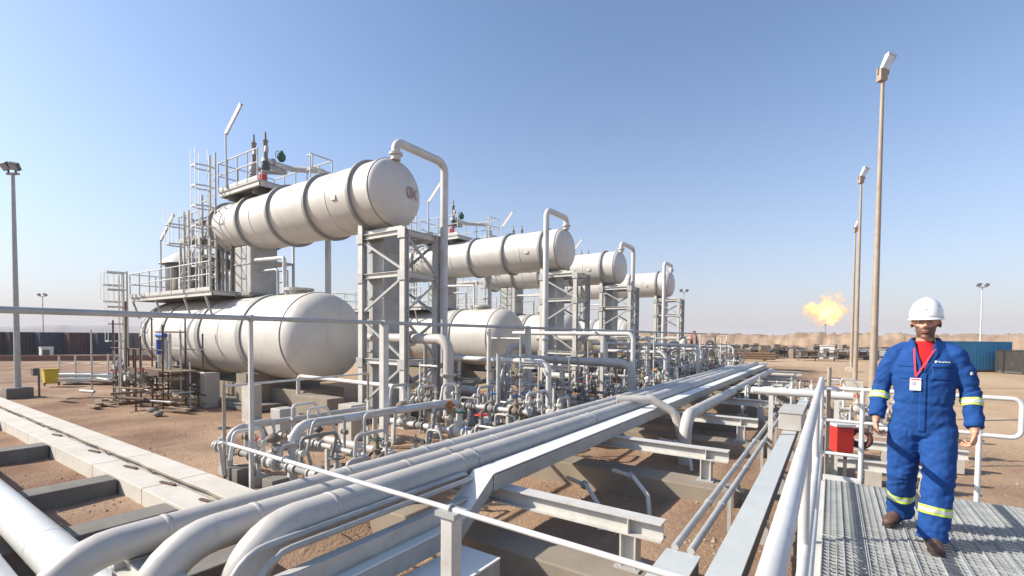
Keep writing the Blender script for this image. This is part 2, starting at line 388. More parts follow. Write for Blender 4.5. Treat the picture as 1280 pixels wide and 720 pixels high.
def make_upper(Y):
    t = thing('upper_tank', '', 'tank', (-16.5, Y, 6.1), 'slimmer horizontal tanks in the upper row')
    R, zc = 1.04, 7.15
    part('shell', MB().lathe((-21.6, Y, zc), (1,0,0), [(0, R), (2.5, R), (5, R), (7.5, R), (10.15, R)], 64), TANK, t)
    h = part('end_head', MB().dome((-11.45, Y, zc), (1,0,0), R*.995, .42, 64, 14), TANK, t)
    part('end_head', MB().dome((-21.6, Y, zc), (-1,0,0), R*.995, .5, 64, 10), TANK, t)
    for x in (-12.3, -14.6, -16.9, -19.1, -21.3):
        part('band', MB().lathe((x, Y, zc), (1,0,0), [(-.06, R-.01), (-.06, R+.10), (.06, R+.10), (.06, R-.01)], 64, False), RING, t)
    for x in (-11.45, -13.5, -18.2):
        part('weld_seam', MB().lathe((x, Y, zc), (1,0,0), [(-.018, R), (-.012, R+.012), (.012, R+.012), (.018, R)], 64), SEAM if x == -11.45 else TANK, t)
    part('name_plate', MB().box((-13.05, Y-R-.005, zc-.15), (.22, .03, .14)), STEELW, t)
    return t
def make_necks(Y):
    t = thing('connecting_neck', '', 'pipe', (-19.4, Y, 4.15), 'wide square necks joining the tank pairs')
    mb = MB(); mb.box((-19.7, Y, 5.2), (1.35, 1.1, 2.05)); a = part('duct', mb, STEEL, t, .05)
    part('flange', MB().box((-19.7, Y, 4.28), (1.6, 1.35, .1)), DUSTY, t); part('stiffener', MB().box((-19.7, Y, 5.5), (1.41, 1.16, .05)), STEEL, t); part('side_pipe', MB().tube([(-19.1, Y-.4, 5.62), (-16.9, Y-.4, 5.55), (-16.9, Y-.4, 4.25)], .07, 10, .15), WHITE, t); part('side_pipe', MB().tube([(-19.1, Y-.2, 5.2), (-17.7, Y-.2, 5.2), (-17.7, Y-.2, 4.2)], .05, 10, .15), STEEL, t)
    return t
def make_leg(Y):
    t = thing('box_support', '', 'support', (-12.15, Y, 0), 'broad grey box legs under the tank fronts')
    part('box_leg', MB().box((-12.1, Y+.3, 3.1), (.72, .9, 6.05)), STEEL, t, .03)
    mb = MB(); mb.box((-12.1, Y+.3, .15), (1.3, 1.4, .34)); part('footing', mb, CONCG, t)
    mb = MB()
    for z in (2.2, 3.9, 5.4): part('stiffener', MB().box((-12.1, Y+.3, z), (.78, .96, .07)), STEEL, t)
    return t
def make_tower(Y):
    x0, x1, y0, y1, T = -12.42, -10.52, Y-.42, Y+.95, 5.9
    t = thing('support_tower', '', 'steel tower', (-11.5, Y+.3, 0), 'braced steel towers in front of the tank heads')
    W = .2
    for i, (x, y) in enumerate(((x0,y0),(x1,y0),(x1,y1),(x0,y1))):
        top = T+.5 if i in (0, 3) else T
        part('column', MB().ibeam((x,y,.25), (x,y,top), W, W, .022, up=(0,1,0)), STEELW if i < 2 else STEEL, t)
        mb = MB(); mb.box((x,y,.12), (.5,.5,.3)); part('footing', mb, CONC, t)
    lv = [T-.12, 4.55, 1.9]
    for z in lv:
        for a, b in (((x0,y0),(x1,y0)), ((x1,y0),(x1,y1)), ((x1,y1),(x0,y1)), ((x0,y1),(x0,y0))):
            part('beam', MB().ibeam((*a,z), (*b,z), .14, .16, .016), STEELW, t)
    z = [T-.12, 4.55, 3.3, 1.9, .4]
    for i in range(4):
        za, zb = z[i]-.1, z[i+1]+.1
        for (a, b) in (((x0,y0-.02),(x1,y0-.02)), ((x1+.02,y0),(x1+.02,y1)), ((x1,y1),(x0,y1))):
            if i % 2: a, b = b, a
            part('brace', MB().bar((*a,za), (*b,zb), .07, .07), STEEL, t)
    mb = MB()
    for zz in lv[:3]:
        for xx in (x0, x1): part('gusset_plate', MB().box((xx, y0-.13, zz-.05), (.3,.02,.3)), STEEL, t)
    part('cradle', MB().bar((x0-.15,y0+.12,T+.03),(x1-.12,y0+.12,T+.03),.2,.1), STEELW, t); part('cradle', MB().bar((x0-.15,y1-.12,T+.03),(x1-.12,y1-.12,T+.03),.2,.1), STEELW, t)
    return t
def make_overhead(Y, s):
    t = thing('overhead_pipe', '', 'pipe', (-11.2, Y+1.9*s, 0), 'tall looping pipes over the tank fronts')
    X = -11.25
    part('pipe', MB().tube([(X, Y-.1, 8.2), (X, Y-.1, 8.66), (X, Y+2.1*s, 8.66), (X, Y+2.1*s, .9), (X+1.5, Y+2.1*s, .9)], .135, 20, .34, 8), WHITE, t)
    flange(t, (X, Y-.1, 8.28), (0,0,1), .21, .035, WHITE)
    part('nozzle', MB().cyl((X, Y-.1, 8.1), (X, Y-.1, 8.3), .15, 16), TANK, t)
    flange(t, (X, Y+2.1*s, 2.6), (0,0,1), .21, .035, WHITE)
    mb = MB(); mb.box((X, Y+1.75*s, 5.6), (.1,.7,.06)); part('pipe_clamp', mb, STEEL, t)
    return t
def railing(parent, pts, h=1.05, closed=False, r=.024, toe=True, sp=1.1, mt=None, name='railing'):
    mt = mt or STEELW; mb = MB()
    for i in range(len(pts)-1):
        a, b = V(pts[i]), V(pts[i+1]); L = (b-a).length; n = max(1, round(L/sp))
        for z in (h, h*.55): mb.cyl(a+Z0*z, b+Z0*z, r, 6)
        if toe: mb.bar(a+Z0*.06, b+Z0*.06, .012, .12)
    root = part(name, mb, mt, parent); done = []
    for i in range(len(pts)-1):
        a, b = V(pts[i]), V(pts[i+1]); L = (b-a).length; n = max(1, round(L/sp))
        for k in range(n+1):
            p = a + (b-a)*k/n
            if any((p-q).length < .1 for q in done): continue
            done.append(p)
            if root.parent is not None and parent.parent is None: part('post', MB().cyl(p, p+Z0*h, r*1.05, 6), mt, root)
    return root
def grate(mb, x0, x1, y0, y1, z, t=.04, bar=.05, along='x'):
    mb.box(((x0+x1)/2, y0+.01, z), (x1-x0, .02, t*1.5)); mb.box(((x0+x1)/2, y1-.01, z), (x1-x0, .02, t*1.5))
    mb.box((x0+.01, (y0+y1)/2, z), (.02, y1-y0, t*1.5)); mb.box((x1-.01, (y0+y1)/2, z), (.02, y1-y0, t*1.5))
def make_low_platform(Y):
    x0, x1, y0, y1, z = -28.1, -19.9, Y-1.65, Y+1.5, 4.38
    t = thing('tank_walkway', '', 'platform', ((x0+x1)/2, Y, z-.1), 'railed walkways on top of the lower tanks')
    for k in range(8):
        a = x0 + (x1-x0)*k/8; part('deck_panel', MB().box((a+(x1-x0)/16, Y-.08, z), ((x1-x0)/8-.015, y1-y0, .04)), STEEL, t)
    mb = MB()
    for y in (y0+.05, y1-.05): mb.ibeam((x0, y, z-.11), (x1, y, z-.11), .09, .16)
    for k in range(5): mb.ibeam((x0+(x1-x0)*k/4, y0+.1, z-.1), (x0+(x1-x0)*k/4, y1-.1, z-.1), .08, .13)
    part('frame', mb, STEELW, t)
    for x in (x0+.2, -25.2, -22.3, -20.4):
        part('bracket', MB().bar((x, y0+.05, z-.2), (x, Y-1.35, z-1.0), .07, .07, up=(1,0,0)), STEEL, t)
    railing(t, [(x1, y0, z+.02), (x0, y0, z+.02), (x0, y1, z+.02), (x1, y1, z+.02)], 1.1)
    return t
def make_top_platform(Y):
    x0, x1, y0, y1, z = -20.7, -17.7, Y-.95, Y+1.35, 8.42
    t = thing('top_platform', '', 'platform', ((x0+x1)/2, Y, z-.1), 'small railed platforms on the upper tanks')
    for k in range(4):
        a = x0 + (x1-x0)*k/4; part('deck_panel', MB().box((a+(x1-x0)/8, (y0+y1)/2, z), ((x1-x0)/4-.012, y1-y0, .05)), STEEL, t)
    mb = MB()
    for y in (y0+.05, y1-.05): mb.ibeam((x0, y, z-.12), (x1, y, z-.12), .09, .18)
    for x in (x0, x1): mb.ibeam((x, y0+.1, z-.12), (x, y1-.1, z-.12), .08, .18)
    part('frame', mb, STEELW, t)
    part('tank_bracket', MB().box((-20.3, Y, 8.22), (.12, 1.5, .3)), RING, t); part('tank_bracket', MB().box((-18.4, Y, 8.22), (.12, 1.5, .3)), RING, t)
    railing(t, [(x1, y0, z+.03), (x0, y0, z+.03), (x0, y1, z+.03), (x1+1.2, y1, z+.03), (x1+1.2, Y+.4, z+.03)], 1.1, sp=.85)
    mb = MB(); mb.tube([(-16.7, Y+.4, 9.5), (-16.35, Y+.4, 9.5), (-16.35, Y+.4, 8.95), (-16.7, Y+.4, 8.95)], .024, 8, .18); part('rail_return', mb, STEELW, t)
    return t
def make_ladder(Y, x, y, z0, z1, cage0, label=''):
    t = thing('caged_ladder', label, 'ladder', (x, y, z0), 'caged ladders up to the tank platforms')
    for dx in (-.23, .23): part('stringer', MB().bar((x+dx, y, z0), (x+dx, y, z1), .05, .07), STEELW, t)
    n = int((z1-z0)/.3); mb = MB()
    for k in range(1, n): mb.cyl((x-.22, y, z0+k*.3), (x+.22, y, z0+k*.3), .013, 6)
    part('rungs', mb, STEEL, t)
    for k in range(int((z1-cage0)/.8)+1):
        z = cage0 + k*.8; pts = [(x-.25, y, z), (x-.38, y-.35, z), (x-.2, y-.72, z), (x+.2, y-.72, z), (x+.38, y-.35, z), (x+.25, y, z)]
        mb = MB()
        for i in range(5): mb.bar(pts[i], pts[i+1], .012, .06)
        part('hoop', mb, STEELW, t)
    for px_, py_ in ((-.38,-.35), (-.2,-.72), (.2,-.72), (.38,-.35)):
        part('cage_bar', MB().bar((x+px_, y+py_, cage0), (x+px_, y+py_, z1), .05, .012), STEELW, t)
    return t
def make_relief(Y):
    t = thing('relief_valve', '', 'valve', (-19.4, Y-.1, 8.45), 'pairs of tall relief valves on the upper platforms')
    for i, x in enumerate((-19.5, -18.85)):
        y = Y-.15+i*.12
        part('inlet_pipe', MB().cyl((x, y, 8.45), (x, y, 9.15), .075, 12), STEEL, t)
        flange(t, (x, y, 8.55), (0,0,1), .15, .03); flange(t, (x, y, 9.15), (0,0,1), .16, .03)
        part('valve_body', MB().lathe((x, y, 9.15), (0,0,1), [(0,.08),(.05,.15),(.2,.17),(.32,.13),(.36,.15),(.4,.15),(.42,.09)], 16), DARK if i else BLUE if 0 else STEEL, t)
        part('spring_bonnet', MB().lathe((x, y, 9.55), (0,0,1), [(0,.11),(.03,.09),(.75,.085),(.8,.11),(.85,.11),(.87,.045),(1.15,.04),(1.2,.001)], 14), DUSTY, t)
        part('control_box', MB().box((x, y-.12, 8.85), (.26,.18,.34)), RED if i else GREEN, t, .01)
        part('pilot_valve', MB().box((x+.16, y-.05, 10.0), (.12,.12,.22)), STEEL, t)
        part('outlet_pipe', MB().tube([(x, y, 9.4), (x, Y+.45, 9.4), (-19.0, Y+.9, 9.4)], .09, 12, .15), STEEL, t)
    return t
def make_vent(Y):
    t = thing('vent_pipe', '', 'pipe', (-17.5, Y+1.85, 1.0), 'curved relief pipes over the upper tanks')
    part('pipe', MB().tube([(-18.9, Y-.1, 9.62), (-18.9, Y+1.0, 9.58), (-17.5, Y+1.85, 9.5), (-17.5, Y+1.85, 1.0)], .12, 16, .5, 7), WHITE, t)
    flange(t, (-18.9, Y+.3, 9.6), (0,1,0), .19, .035)
    g = part('actuator', MB().lathe((-18.7, Y+.55, 9.72), (0,0,1), [(0,.1),(.1,.16),(.25,.16),(.3,.1),(.42,.05)], 12), GREEN, t)
    part('handwheel', MB().torus((-18.7, Y+.38, 9.95), (0,1,0), .14, .015, 16, 5), DARK, t)
    return t
def make_lamp(Y, x=-19.95, y=None, z0=8.45, h=2.15):
    y = Y-1.0 if y is None else y
    t = thing('platform_lamp', '', 'lamp', (x, y, z0), 'slanting tube lamps on thin poles above the tanks')
    part('pole', MB().cyl((x, y, z0), (x, y, z0+h), .035, 8), WHITE, t)
    a = V(x, y, z0+h-.05); d = V(.42, .28, .92).normalized() if False else V(.62, .15, .8).normalized()
    part('lamp_housing', MB().bar(a, a+d*1.35, .16, .09, up=(0,-1,0)), RPOLE, t, .02)
    part('diffuser', MB().bar(a+d*.08+V(.05,-.03,-.04), a+d*1.28+V(.05,-.03,-.04), .11, .05, up=(0,-1,0)), LAMPW, t)
    return t
def make_pier(Y):
    t = thing('concrete_saddle', '', 'concrete support', (-17.9, Y, 0), 'concrete piers carrying the lower tanks')
    for nm, x in (('pier', -17.9), ('pier', -24.4)): part(nm, MB().box((x, Y, .62), (.75, 3.0, 1.28)), BROWNC, t, .03)
    part('plinth', MB().box((-19.8, Y+.3, .33), (8.6, 1.7, .72)), BROWNC, t, .02)
    part('base_slab', MB().box((-18.2, Y, .09), (3.4, 3.5, .22)), CONCG, t, .02)
    part('base_slab', MB().box((-24.4, Y, .09), (1.6, 3.3, .22)), CONCG, t, .02)
    return t
lab = {
 'lower_tank': '%s big cream lower tank with grey bands and domed end',
 'upper_tank': '%s slim cream upper tank lying high above its bigger twin',
 'connecting_neck': 'square grey neck joining the %s upper tank to its lower tank',
 'box_support': 'broad grey box leg under the front of the %s upper tank',
 'support_tower': '%s braced steel tower standing before the tank heads',
 'tank_walkway': 'railed steel walkway over the back half of the %s lower tank',
 'top_platform': 'small railed platform on top of the %s upper tank',
 'relief_valve': 'pair of upright relief valves on the platform of the %s upper tank',
 'vent_pipe': 'curved pale pipe crossing over and down behind the %s upper tank',
 'platform_lamp': 'slanting tube lamp on a thin pole above the %s upper tank',
 'concrete_saddle': 'brown concrete piers under the %s lower tank',
 'caged_ladder': 'caged steel ladder rising beside the %s upper tank to its platform',
}
Y0 = AX[0]
protos = [make_lower(Y0), make_upper(Y0), make_necks(Y0), make_leg(Y0), make_tower(Y0), make_low_platform(Y0), make_top_platform(Y0), make_relief(Y0), make_vent(Y0), make_lamp(Y0), make_pier(Y0),
          make_ladder(Y0, -21.2, Y0-.95, 4.42, 10.05, 5.4)]
for p in protos:
    base = p.name.split('.')[0]; p['label'] = lab[base] % 'nearest'
    for k in (1, 2, 3):
        L = p.location; copy_to(p, (L.x, L.y + AX[k]-Y0, L.z), lab[base] % ORD[k])
for k, s in enumerate((1, -1, 1, -1)):
    o = make_overhead(AX[k], s); o['label'] = 'tall looping white pipe over the front of the %s upper tank' % ORD[k]
# red marks on the first tank head
def txt(s, size, loc, rot, mt, parent, name='painted_letters', ext=.002):
    c = bpy.data.curves.new(name, 'FONT'); c.body = s; c.size = size; c.extrude = ext; c.align_x = 'CENTER'; c.align_y = 'CENTER'
    o = bpy.data.objects.new(name, c); COL.objects.link(o); dg = bpy.context.evaluated_depsgraph_get()
    me = bpy.data.meshes.new_from_object(o.evaluated_get(dg)); bpy.data.objects.remove(o)
    M = Matrix.Translation(V(loc)) @ rot.to_4x4(); off = ORG[parent.name]
    me.transform(Matrix.Translation(-V(off)) @ M); me.materials.clear(); me.materials.append(mt)
    q = bpy.data.objects.new(name, me); COL.objects.link(q); q.parent = parent; ORG[q.name] = off; return q
ut = protos[1]
REDP = mat('faded_red_paint', (.42,.20,.17), .6, 0, (.5,.42,.38), 8, .9)
def on_head(s, size, dy, dz, Y):
    R = 1.04; r = sqrt(dy*dy+dz*dz); x = -11.45 + .42*sqrt(1-(r/R)**2) + .012
    nrm = V(1/.42*sqrt(1-(r/R)**2), dy/R**2*1.0, dz/R**2*1.0).normalized()
    xx = Z0.cross(nrm).normalized(); yy = nrm.cross(xx); Rm = Matrix((xx, yy, nrm)).transposed()
    return (x, Y+dy, 7.15+dz), Rm
for s, dy in (('0', .25), ('X', .50)):
    loc, Rm = on_head(s, .42, dy, .0, Y0); loc = (loc[0]+.02, loc[1], loc[2]); txt(s, .5, loc, Rm, REDP, ut, ext=.004)
# cage ladder + landing at the far left end, and rear lamp
l2 = make_ladder(0, -27.9, 8.35, 0, 5.6, 2.3, 'caged steel ladder standing on the ground at the left end of the walkway'); 
l3 = make_ladder(0, -29.2, 8.55, 0, 5.55, 4.2, 'open steel ladder cage left of the tall cage at the walkway end')
t = thing('stair_frame', 'galvanised steel landing frame with handrails beyond the tank walkway', 'steel frame', (-25.8, 12.9, 0))
for x in (-28.6, -25.8, -23.2):
    for y in (12.2, 14.0): part('post', MB().bar((x,y,0),(x,y,7.6),.1,.1), STEELW, t)
for z in (4.4, 6.3): part('deck_panel', MB().box((-25.9, 13.1, z), (5.5,1.9,.08)), STEEL, t)
railing(t, [(-23.2,12.2,6.35),(-28.6,12.2,6.35),(-28.6,14,6.35)], 1.1)
# small vessel with a pale dome behind the walkway rail
t = thing('surge_drum', 'dark drum with pale domed cover behind the nearest walkway railing', 'drum', (-28.3, 11.4, 3.2))
part('body', MB().cyl((-27.6, 11.2, 3.4), (-27.6, 11.2, 6.2), 1.25, 28), DARK, t); part('leg', MB().bar((-28.4, 11.2, 0), (-28.4, 11.2, 3.5), .15, .15), STEEL, t); part('leg', MB().bar((-26.8, 11.2, 0), (-26.8, 11.2, 3.5), .15, .15), STEEL, t)
part('cover', MB().lathe((-27.8, 11.2, 6.2), (0,0,1), [(0,1.45),(.1,1.4),(.5,.9),(.7,.5),(.75,.01)], 28), TANK, t)
part('pipe', MB().tube([(-26.5, 11.4, 5.6), (-24.1, 11.4, 5.6), (-24.1, 11.4, 4.4)], .14, 12, .2), STEEL, t)
part('valve', MB().box((-22.4, 11.0, 5.7), (.3,.3,.5)), RUST, t)
part('handwheel', MB().torus((-22.4, 10.78, 5.85), (0,1,0), .16, .02, 16, 5), RED, t)
o = make_lamp(0, -24.5, 8.62, 4.42, 2.4); o['label'] = 'slanting lamp on a thin pole at the left end of the nearest walkway'

# intermediate rest platforms on the ladder towers
def make_rest(Y):
    t = thing('rest_platform', 'small railed rest platform half way up beside the %s upper tank' % ORD[0], 'platform', (-23.2, Y-1, 6.7), 'rest platforms half way up')
    part('deck_panel', MB().box((-23.1, Y-.5, 6.7), (2.0, 1.2, .06)), STEEL, t)
    for x in (-24.05, -22.2): part('post', MB().bar((x, Y-1.05, 4.42), (x, Y-1.05, 6.67), .09, .09), STEELW, t); part('post', MB().bar((x, Y+.05, 4.42), (x, Y+.05, 6.67), .09, .09), STEELW, t)
    railing(t, [(-22.15, Y-1.08, 6.74), (-24.08, Y-1.08, 6.74), (-24.08, Y+.08, 6.74)], 1.1, sp=.7)
    for z in (5.0, 5.7): part('stretcher', MB().cyl((-24.05, Y-1.05, z), (-22.2, Y-1.05, z), .025, 8), STEELW, t)
    part('brace', MB().bar((-24.05, Y-1.05, 5.2), (-22.2, Y-1.05, 6.6), .05, .05), STEEL, t)
    return t
r = make_rest(Y0)
for k in (1, 2, 3): copy_to(r, (r.location.x, r.location.y+AX[k]-Y0, r.location.z), 'small railed rest platform half way up beside the %s upper tank' % ORD[k])
t = thing('instrument_rack', 'rack of upright sample pipes and gauges standing on the nearest walkway', 'pipe rack', (-22.4, Y0-.6, 4.4)); rnd = random.Random(8)
for i in range(11):
    x = -24.6 + i*.42; h = rnd.uniform(1.0, 3.4); y = Y0-.3+rnd.uniform(-.5,.6)
    part('upright', MB().cyl((x, y, 4.42), (x, y, 4.42+h), rnd.choice((.03,.05,.07)), 8), rnd.choice((STEEL, STEELW, DUSTY, MUD)), t)
    if i % 2: part('arm', MB().cyl((x, y, 4.3+h), (x+.5, y, 4.3+h), .03, 6), STEEL, t)
for i in range(5): part('gauge_box', MB().box((-24.2+i*.8, Y0-.5, 5.2+.35*(i%3)), (.22,.14,.3)), (DUSTY, RED, STEEL, MUD, DUSTY)[i], t)

t = thing('access_frame', 'tall bolted steel frame of posts and rails behind the caged ladder of the nearest tanks', 'steel frame', (-22.8, Y0-.3, 4.4))
for x in (-23.7, -22.4, -21.75):
    for y in (Y0-.85, Y0+.55): part('post', MB().bar((x,y,4.42), (x,y,8.6 if x > -23 else 7.6), .08, .08), STEEL, t)
for z in (5.2, 6.0, 6.8, 7.6, 8.3):
    x0_ = -23.7 if z < 7.7 else -22.4
    for y in (Y0-.85, Y0+.55): part('rail', MB().bar((x0_, y, z), (-21.75, y, z), .05, .05), STEEL if z != 6.8 else MUD, t)
for z in (6.0, 7.6): part('landing_plate', MB().box((-22.6, Y0-.15, z-.1), (1.6,1.3,.05)), MUD, t)
for a_, b_ in (((-23.7,4.6),(-22.4,6.0)), ((-22.4,6.1),(-21.75,7.5)), ((-23.7,7.4),(-22.4,6.1))): part('brace', MB().bar((a_[0], Y0-.87, a_[1]), (b_[0], Y0-.87, b_[1]), .05, .04), DUSTY, t)
l4 = make_ladder(Y0, -22.9, Y0-1.25, 4.42, 7.9, 6.4, 'shorter caged ladder standing left of the tall one on the nearest walkway')
t = thing('stored_drums', 'two rusty cylindrical drums lying on the walkway deck by the ladders', 'drum', (-25.6, Y0-.4, 4.4))
for x in (-25.9, -25.2): part('drum', MB().lathe((x, Y0-.4, 4.44), (0,0,1), [(0,.01),(0,.3),(.3,.3),(.31,.32),(.34,.3),(.85,.3),(.85,.01)], 18), MUD if x < -25.5 else DUSTY, t)
# ------------------------------------------------------------------ pipe rack running away from the camera
def straps(parent, x, z, r, ys):
    for y in ys:
        part('clamp', MB().lathe((x, y, z), (0,1,0), [(-.03, r-.005), (-.03, r+.012), (.03, r+.012), (.03, r-.005)], 16, False), STEEL, parent)
def runpipe(X, z, r, y0, y1, label, mt=ALU, down=True, seams=True, bend=.5, end=None, lowz=-.3, dy=0, n=20):
    t = thing('rack_pipe', label, 'pipe', (X, (y0+y1)/2, z-r), 'clad pipes lying side by side on the pipe rack')
    pts = ([(X, y0-dy, lowz), (X, y0, z)] if down else [(X, y0, z)]) + (end or [(X, y1, z)])
    part('pipe', MB().tube(pts, r, n, bend, 8), mt, t)
    if seams:
        mb = []; y = y0 + bend + .35
        straps(t, X, z, r, [yy for yy in (4.98, 8.78, 12.62, 16.5, 20.3) if y0+.5 < yy < y1])
        part('lap_seam', MB().bar((X+r*.78, y0+bend+.1, z+r*.64), (X+r*.78, y1, z+r*.64), .012, .004, up=(.78,0,.64)), mt, t)
        while y < min(y1, 22):
            part('cladding_joint', MB().lathe((X, y, z), (0,1,0), [(-.022, r), (-.02, r+.005), (.02, r+.005), (.022, r)], n), mt, t); y += 1.9
    return t
runpipe(-4.90, .97, .145, .88, 29.5, 'leftmost clad pipe of the rack, elbow dipping at the bottom left', end=[(-4.90, 29.5, .97)])
runpipe(-4.47, .985, .16, 1.45, 33, 'second clad pipe of the rack from the left, with a large elbow')
runpipe(-4.03, 1.01, .185, 1.95, 34, 'third clad pipe of the rack beside the cable tray')
t = runpipe(-2.75, .92, .14, 11.2, 30, 'thinner clad pipe right of the tray, starting mid way along the rack', down=True, seams=True)
# cable tray: covered channel, lid panels are parts
t = thing('cable_tray', 'long covered cable tray with sloping end on the right side of the pipe rack', 'cable tray', (-3.6, 12, .8))
tx0, tx1 = -3.76, -3.46
y = 4.72; k = 0
TRAYM = mat('tray_lid', (.76,.75,.71), .5, 0, (.66,.65,.61), 2, .5, dirt=((.40,.30,.2), 4, .4))
while y < 34:
    L = 2.4; part('lid_panel', MB().box(((tx0+tx1)/2, y+L/2, 1.02), (tx1-tx0+.02, L-.008, .014)), TRAYM, t); y += L
part('side_rail', MB().bar((tx0, 4.72, .90), (tx0, 34, .90), .02, .2), STEEL, t); part('side_rail', MB().bar((tx1, 4.72, .90), (tx1, 34, .90), .02, .2), STEEL, t)
part('bottom_plate', MB().box(((tx0+tx1)/2, 19.3, .812), (.3, 29.2, .015)), STEEL, t)
c = (tx0+tx1)/2
part('lid_panel', MB().bar((c, 4.715, 1.021), (c, 4.14, .62), .32, .016, up=(0,-.5,1)), TRAYM, t)
part('side_rail', MB().quadbox([V(tx0-.01, 4.70, .82), V(tx0+.01, 4.70, .82), V(tx0+.01, 4.13, .42), V(tx0-.01, 4.13, .42), V(tx0-.01, 4.70, 1.01), V(tx0+.01, 4.70, 1.01), V(tx0+.01, 4.13, .61), V(tx0-.01, 4.13, .61)]), STEEL, t)
part('side_rail', MB().quadbox([V(tx1-.01, 4.70, .82), V(tx1+.01, 4.70, .82), V(tx1+.01, 4.13, .42), V(tx1-.01, 4.13, .42), V(tx1-.01, 4.70, 1.01), V(tx1+.01, 4.70, 1.01), V(tx1+.01, 4.13, .61), V(tx1-.01, 4.13, .61)]), STEEL, t)
part('lid_panel', MB().box((c, 3.28, .61), (.33, 1.70, .016)), TRAYM, t); part('lid_panel', MB().box((c, 1.56, .61), (.33, 1.70, .016)), TRAYM, t)
for x in (tx0, tx1): part('side_rail', MB().bar((x, .7, .5), (x, 4.13, .5), .02, .19), STEEL, t)
# second wider tray on the ground, seen bottom centre
t = thing('cable_trunking', 'wide low pale trunking beside the tray foot at the bottom of the picture', 'cable tray', (-3.15, 2.6, .2))
for y in (1.2, 2.35, 3.5): part('cover_plate', MB().box((-3.16, y, .36), (.56, 1.14, .02)), TRAYM, t)
for x in (-3.43, -2.89): part('side_rail', MB().bar((x, .6, .26), (x, 4.06, .26), .02, .17), STEEL, t)
for y in (.9, 2.4, 3.8): part('block', MB().box((-3.16, y, -.02), (.5, .2, .40)), CONC, t)
# small parallel cables beside the third pipe
for x, r, lb in ((-4.02, .03, 'thin steel conduit running between tray and third clad pipe'),):
    pass
for i, (x, z, r, y0_) in enumerate(((-3.80, 1.0, .034, 1.75), (-3.70, .955, .030, 1.9))):
    t = thing('conduit', 'thin steel conduit just right of the third clad pipe, %s of two' % ('upper', 'lower')[i], 'conduit', (x, 3.5, .8), 'thin conduits hugging the third pipe')
    part('pipe', MB().tube([(x, y0_, -.3), (x, y0_, z), (x, 4.60, z), (x+.0, 4.66, .83)], r, 10, .3), STEEL, t)
t = thing('channel_beam', 'pale steel channel running under the right edge of the third clad pipe', 'steel beam', (-3.62, 3, .6))
part('beam', MB().ibeam((-3.62, 1.3, .70), (-3.62, 4.85, .70), .12, .19, .014), STEELW, t)
# crossbeams with stub posts
BY = [1.55, 4.98, 8.78, 12.62, 16.5, 20.3, 24.1, 27.9, 31.7]
nth = ['nearest', 'second nearest', 'third', 'fourth', 'fifth', 'sixth', 'seventh', 'eighth', 'farthest']
for i, y in enumerate(BY):
    xr = -1.42 if i else -3.3
    t = thing('rack_crossbeam', 'white steel crossbeam with stub posts under the rack pipes, %s from the camera' % nth[i], 'steel beam', (-3.4, y, 0), 'crossbeams of the pipe rack')
    part('beam', MB().ibeam((-5.5, y, .70), (xr, y, .70), .19, .2, .018), STEELW, t)
    for x in (-5.25, -1.78 if i else -3.5):
        part('post', MB().ibeam((x, y, .24 if i else -.25), (x, y, .598), .18, .18, .018, up=(1,0,0)), STEELW, t)
        part('base_plate', MB().box((x, y, .24), (.28, .28, .018)), STEEL, t)
        part('stiffener', MB().box((x, y-.05, .7), (.014, .085, .162)), STEELW, t); part('stiffener', MB().box((x, y+.05, .7), (.014, .085, .162)), STEELW, t)
    for x in (-4.9, -4.44, -3.99):
        part('pipe_shoe', MB().box((x, y, .812), (.12, .2, .03)), STEEL, t)
    yg = y - .15
    if i: solo('ground_beam', MB().box((-3.4, yg, .0), (4.3, .62, .46)), BROWNC, 'long low concrete beam under the %s rack crossbeam' % nth[i], 'concrete beam', (-3.4, yg, 0), 'concrete ground beams under the pipe rack', bev=.02)
# angle bracing and small pipes dropping from the rack
t = thing('branch_pipe', 'clad branch pipe bending off the rack and dropping to the ground', 'pipe', (-3.1, 11.35, 0))
part('pipe', MB().tube([(-4.3, 10.9, 1.22), (-3.55, 11.25, 1.24), (-3.05, 11.4, .95), (-2.75, 11.5, -.1)], .10, 14, .25, 6), ALU, t)
for i, (y, x) in enumerate(((6.6, -2.75), (7.5, -2.3), (10.6, -2.4))):
    t = thing('drain_pipe', ('thin bent drain pipe rising from soil between %s crossbeams' % ('the second and third', 'second and third', 'third and fourth')[i]) if i != 1 else 'thin bent drain pipe, the right one of a pair under the rack', 'pipe', (x, y, 0), 'small drain pipes under the rack')
    part('pipe', MB().tube([(x-.9, y+.5, .35), (x-.45, y+.3, .35), (x-.1, y, .18), (x, y-.2, -.1)], .035, 10, .12), STEELW, t)
    flange(t, (x-.5, y+.32, .35), (1,-.4,0), .07, .02)
# conduit pair and covered trough right of the rack
for i, x in enumerate((-1.22, -1.07)):
    t = thing('conduit', ('left' if i == 0 else 'right') + ' of two thin galvanised conduits beside the long trough', 'conduit', (x, 9, .6), 'pair of thin conduits')
    part('pipe', MB().tube([(x, 4.66, .70), (x, 14.6, .70), (x+.0, 14.9, .3)], .036, 12, .15), STEEL, t)
    for y in (6.2, 8.2, 10.4, 12.6): part('coupling', MB().cyl((x, y-.05, .70), (x, y+.05, .70), .046, 12), STEEL, t)
for i, y in enumerate((7.2, 10.9, 13.8)):
    t = thing('conduit_stand', 'small bracket stand under the two conduits, %s from the camera' % nth[i], 'bracket', (-1.14, y, 0), 'stands under the conduits')
    part('post', MB().bar((-1.14, y, 0), (-1.14, y, .6), .05, .05), STEEL, t); part('arm', MB().bar((-1.32, y, .622), (-.96, y, .622), .05, .04), STEEL, t)
t = thing('junction_trough', 'pale box end where the two conduits enter at the bottom of the picture', 'cable tray', (-1.17, 4.1, .3))
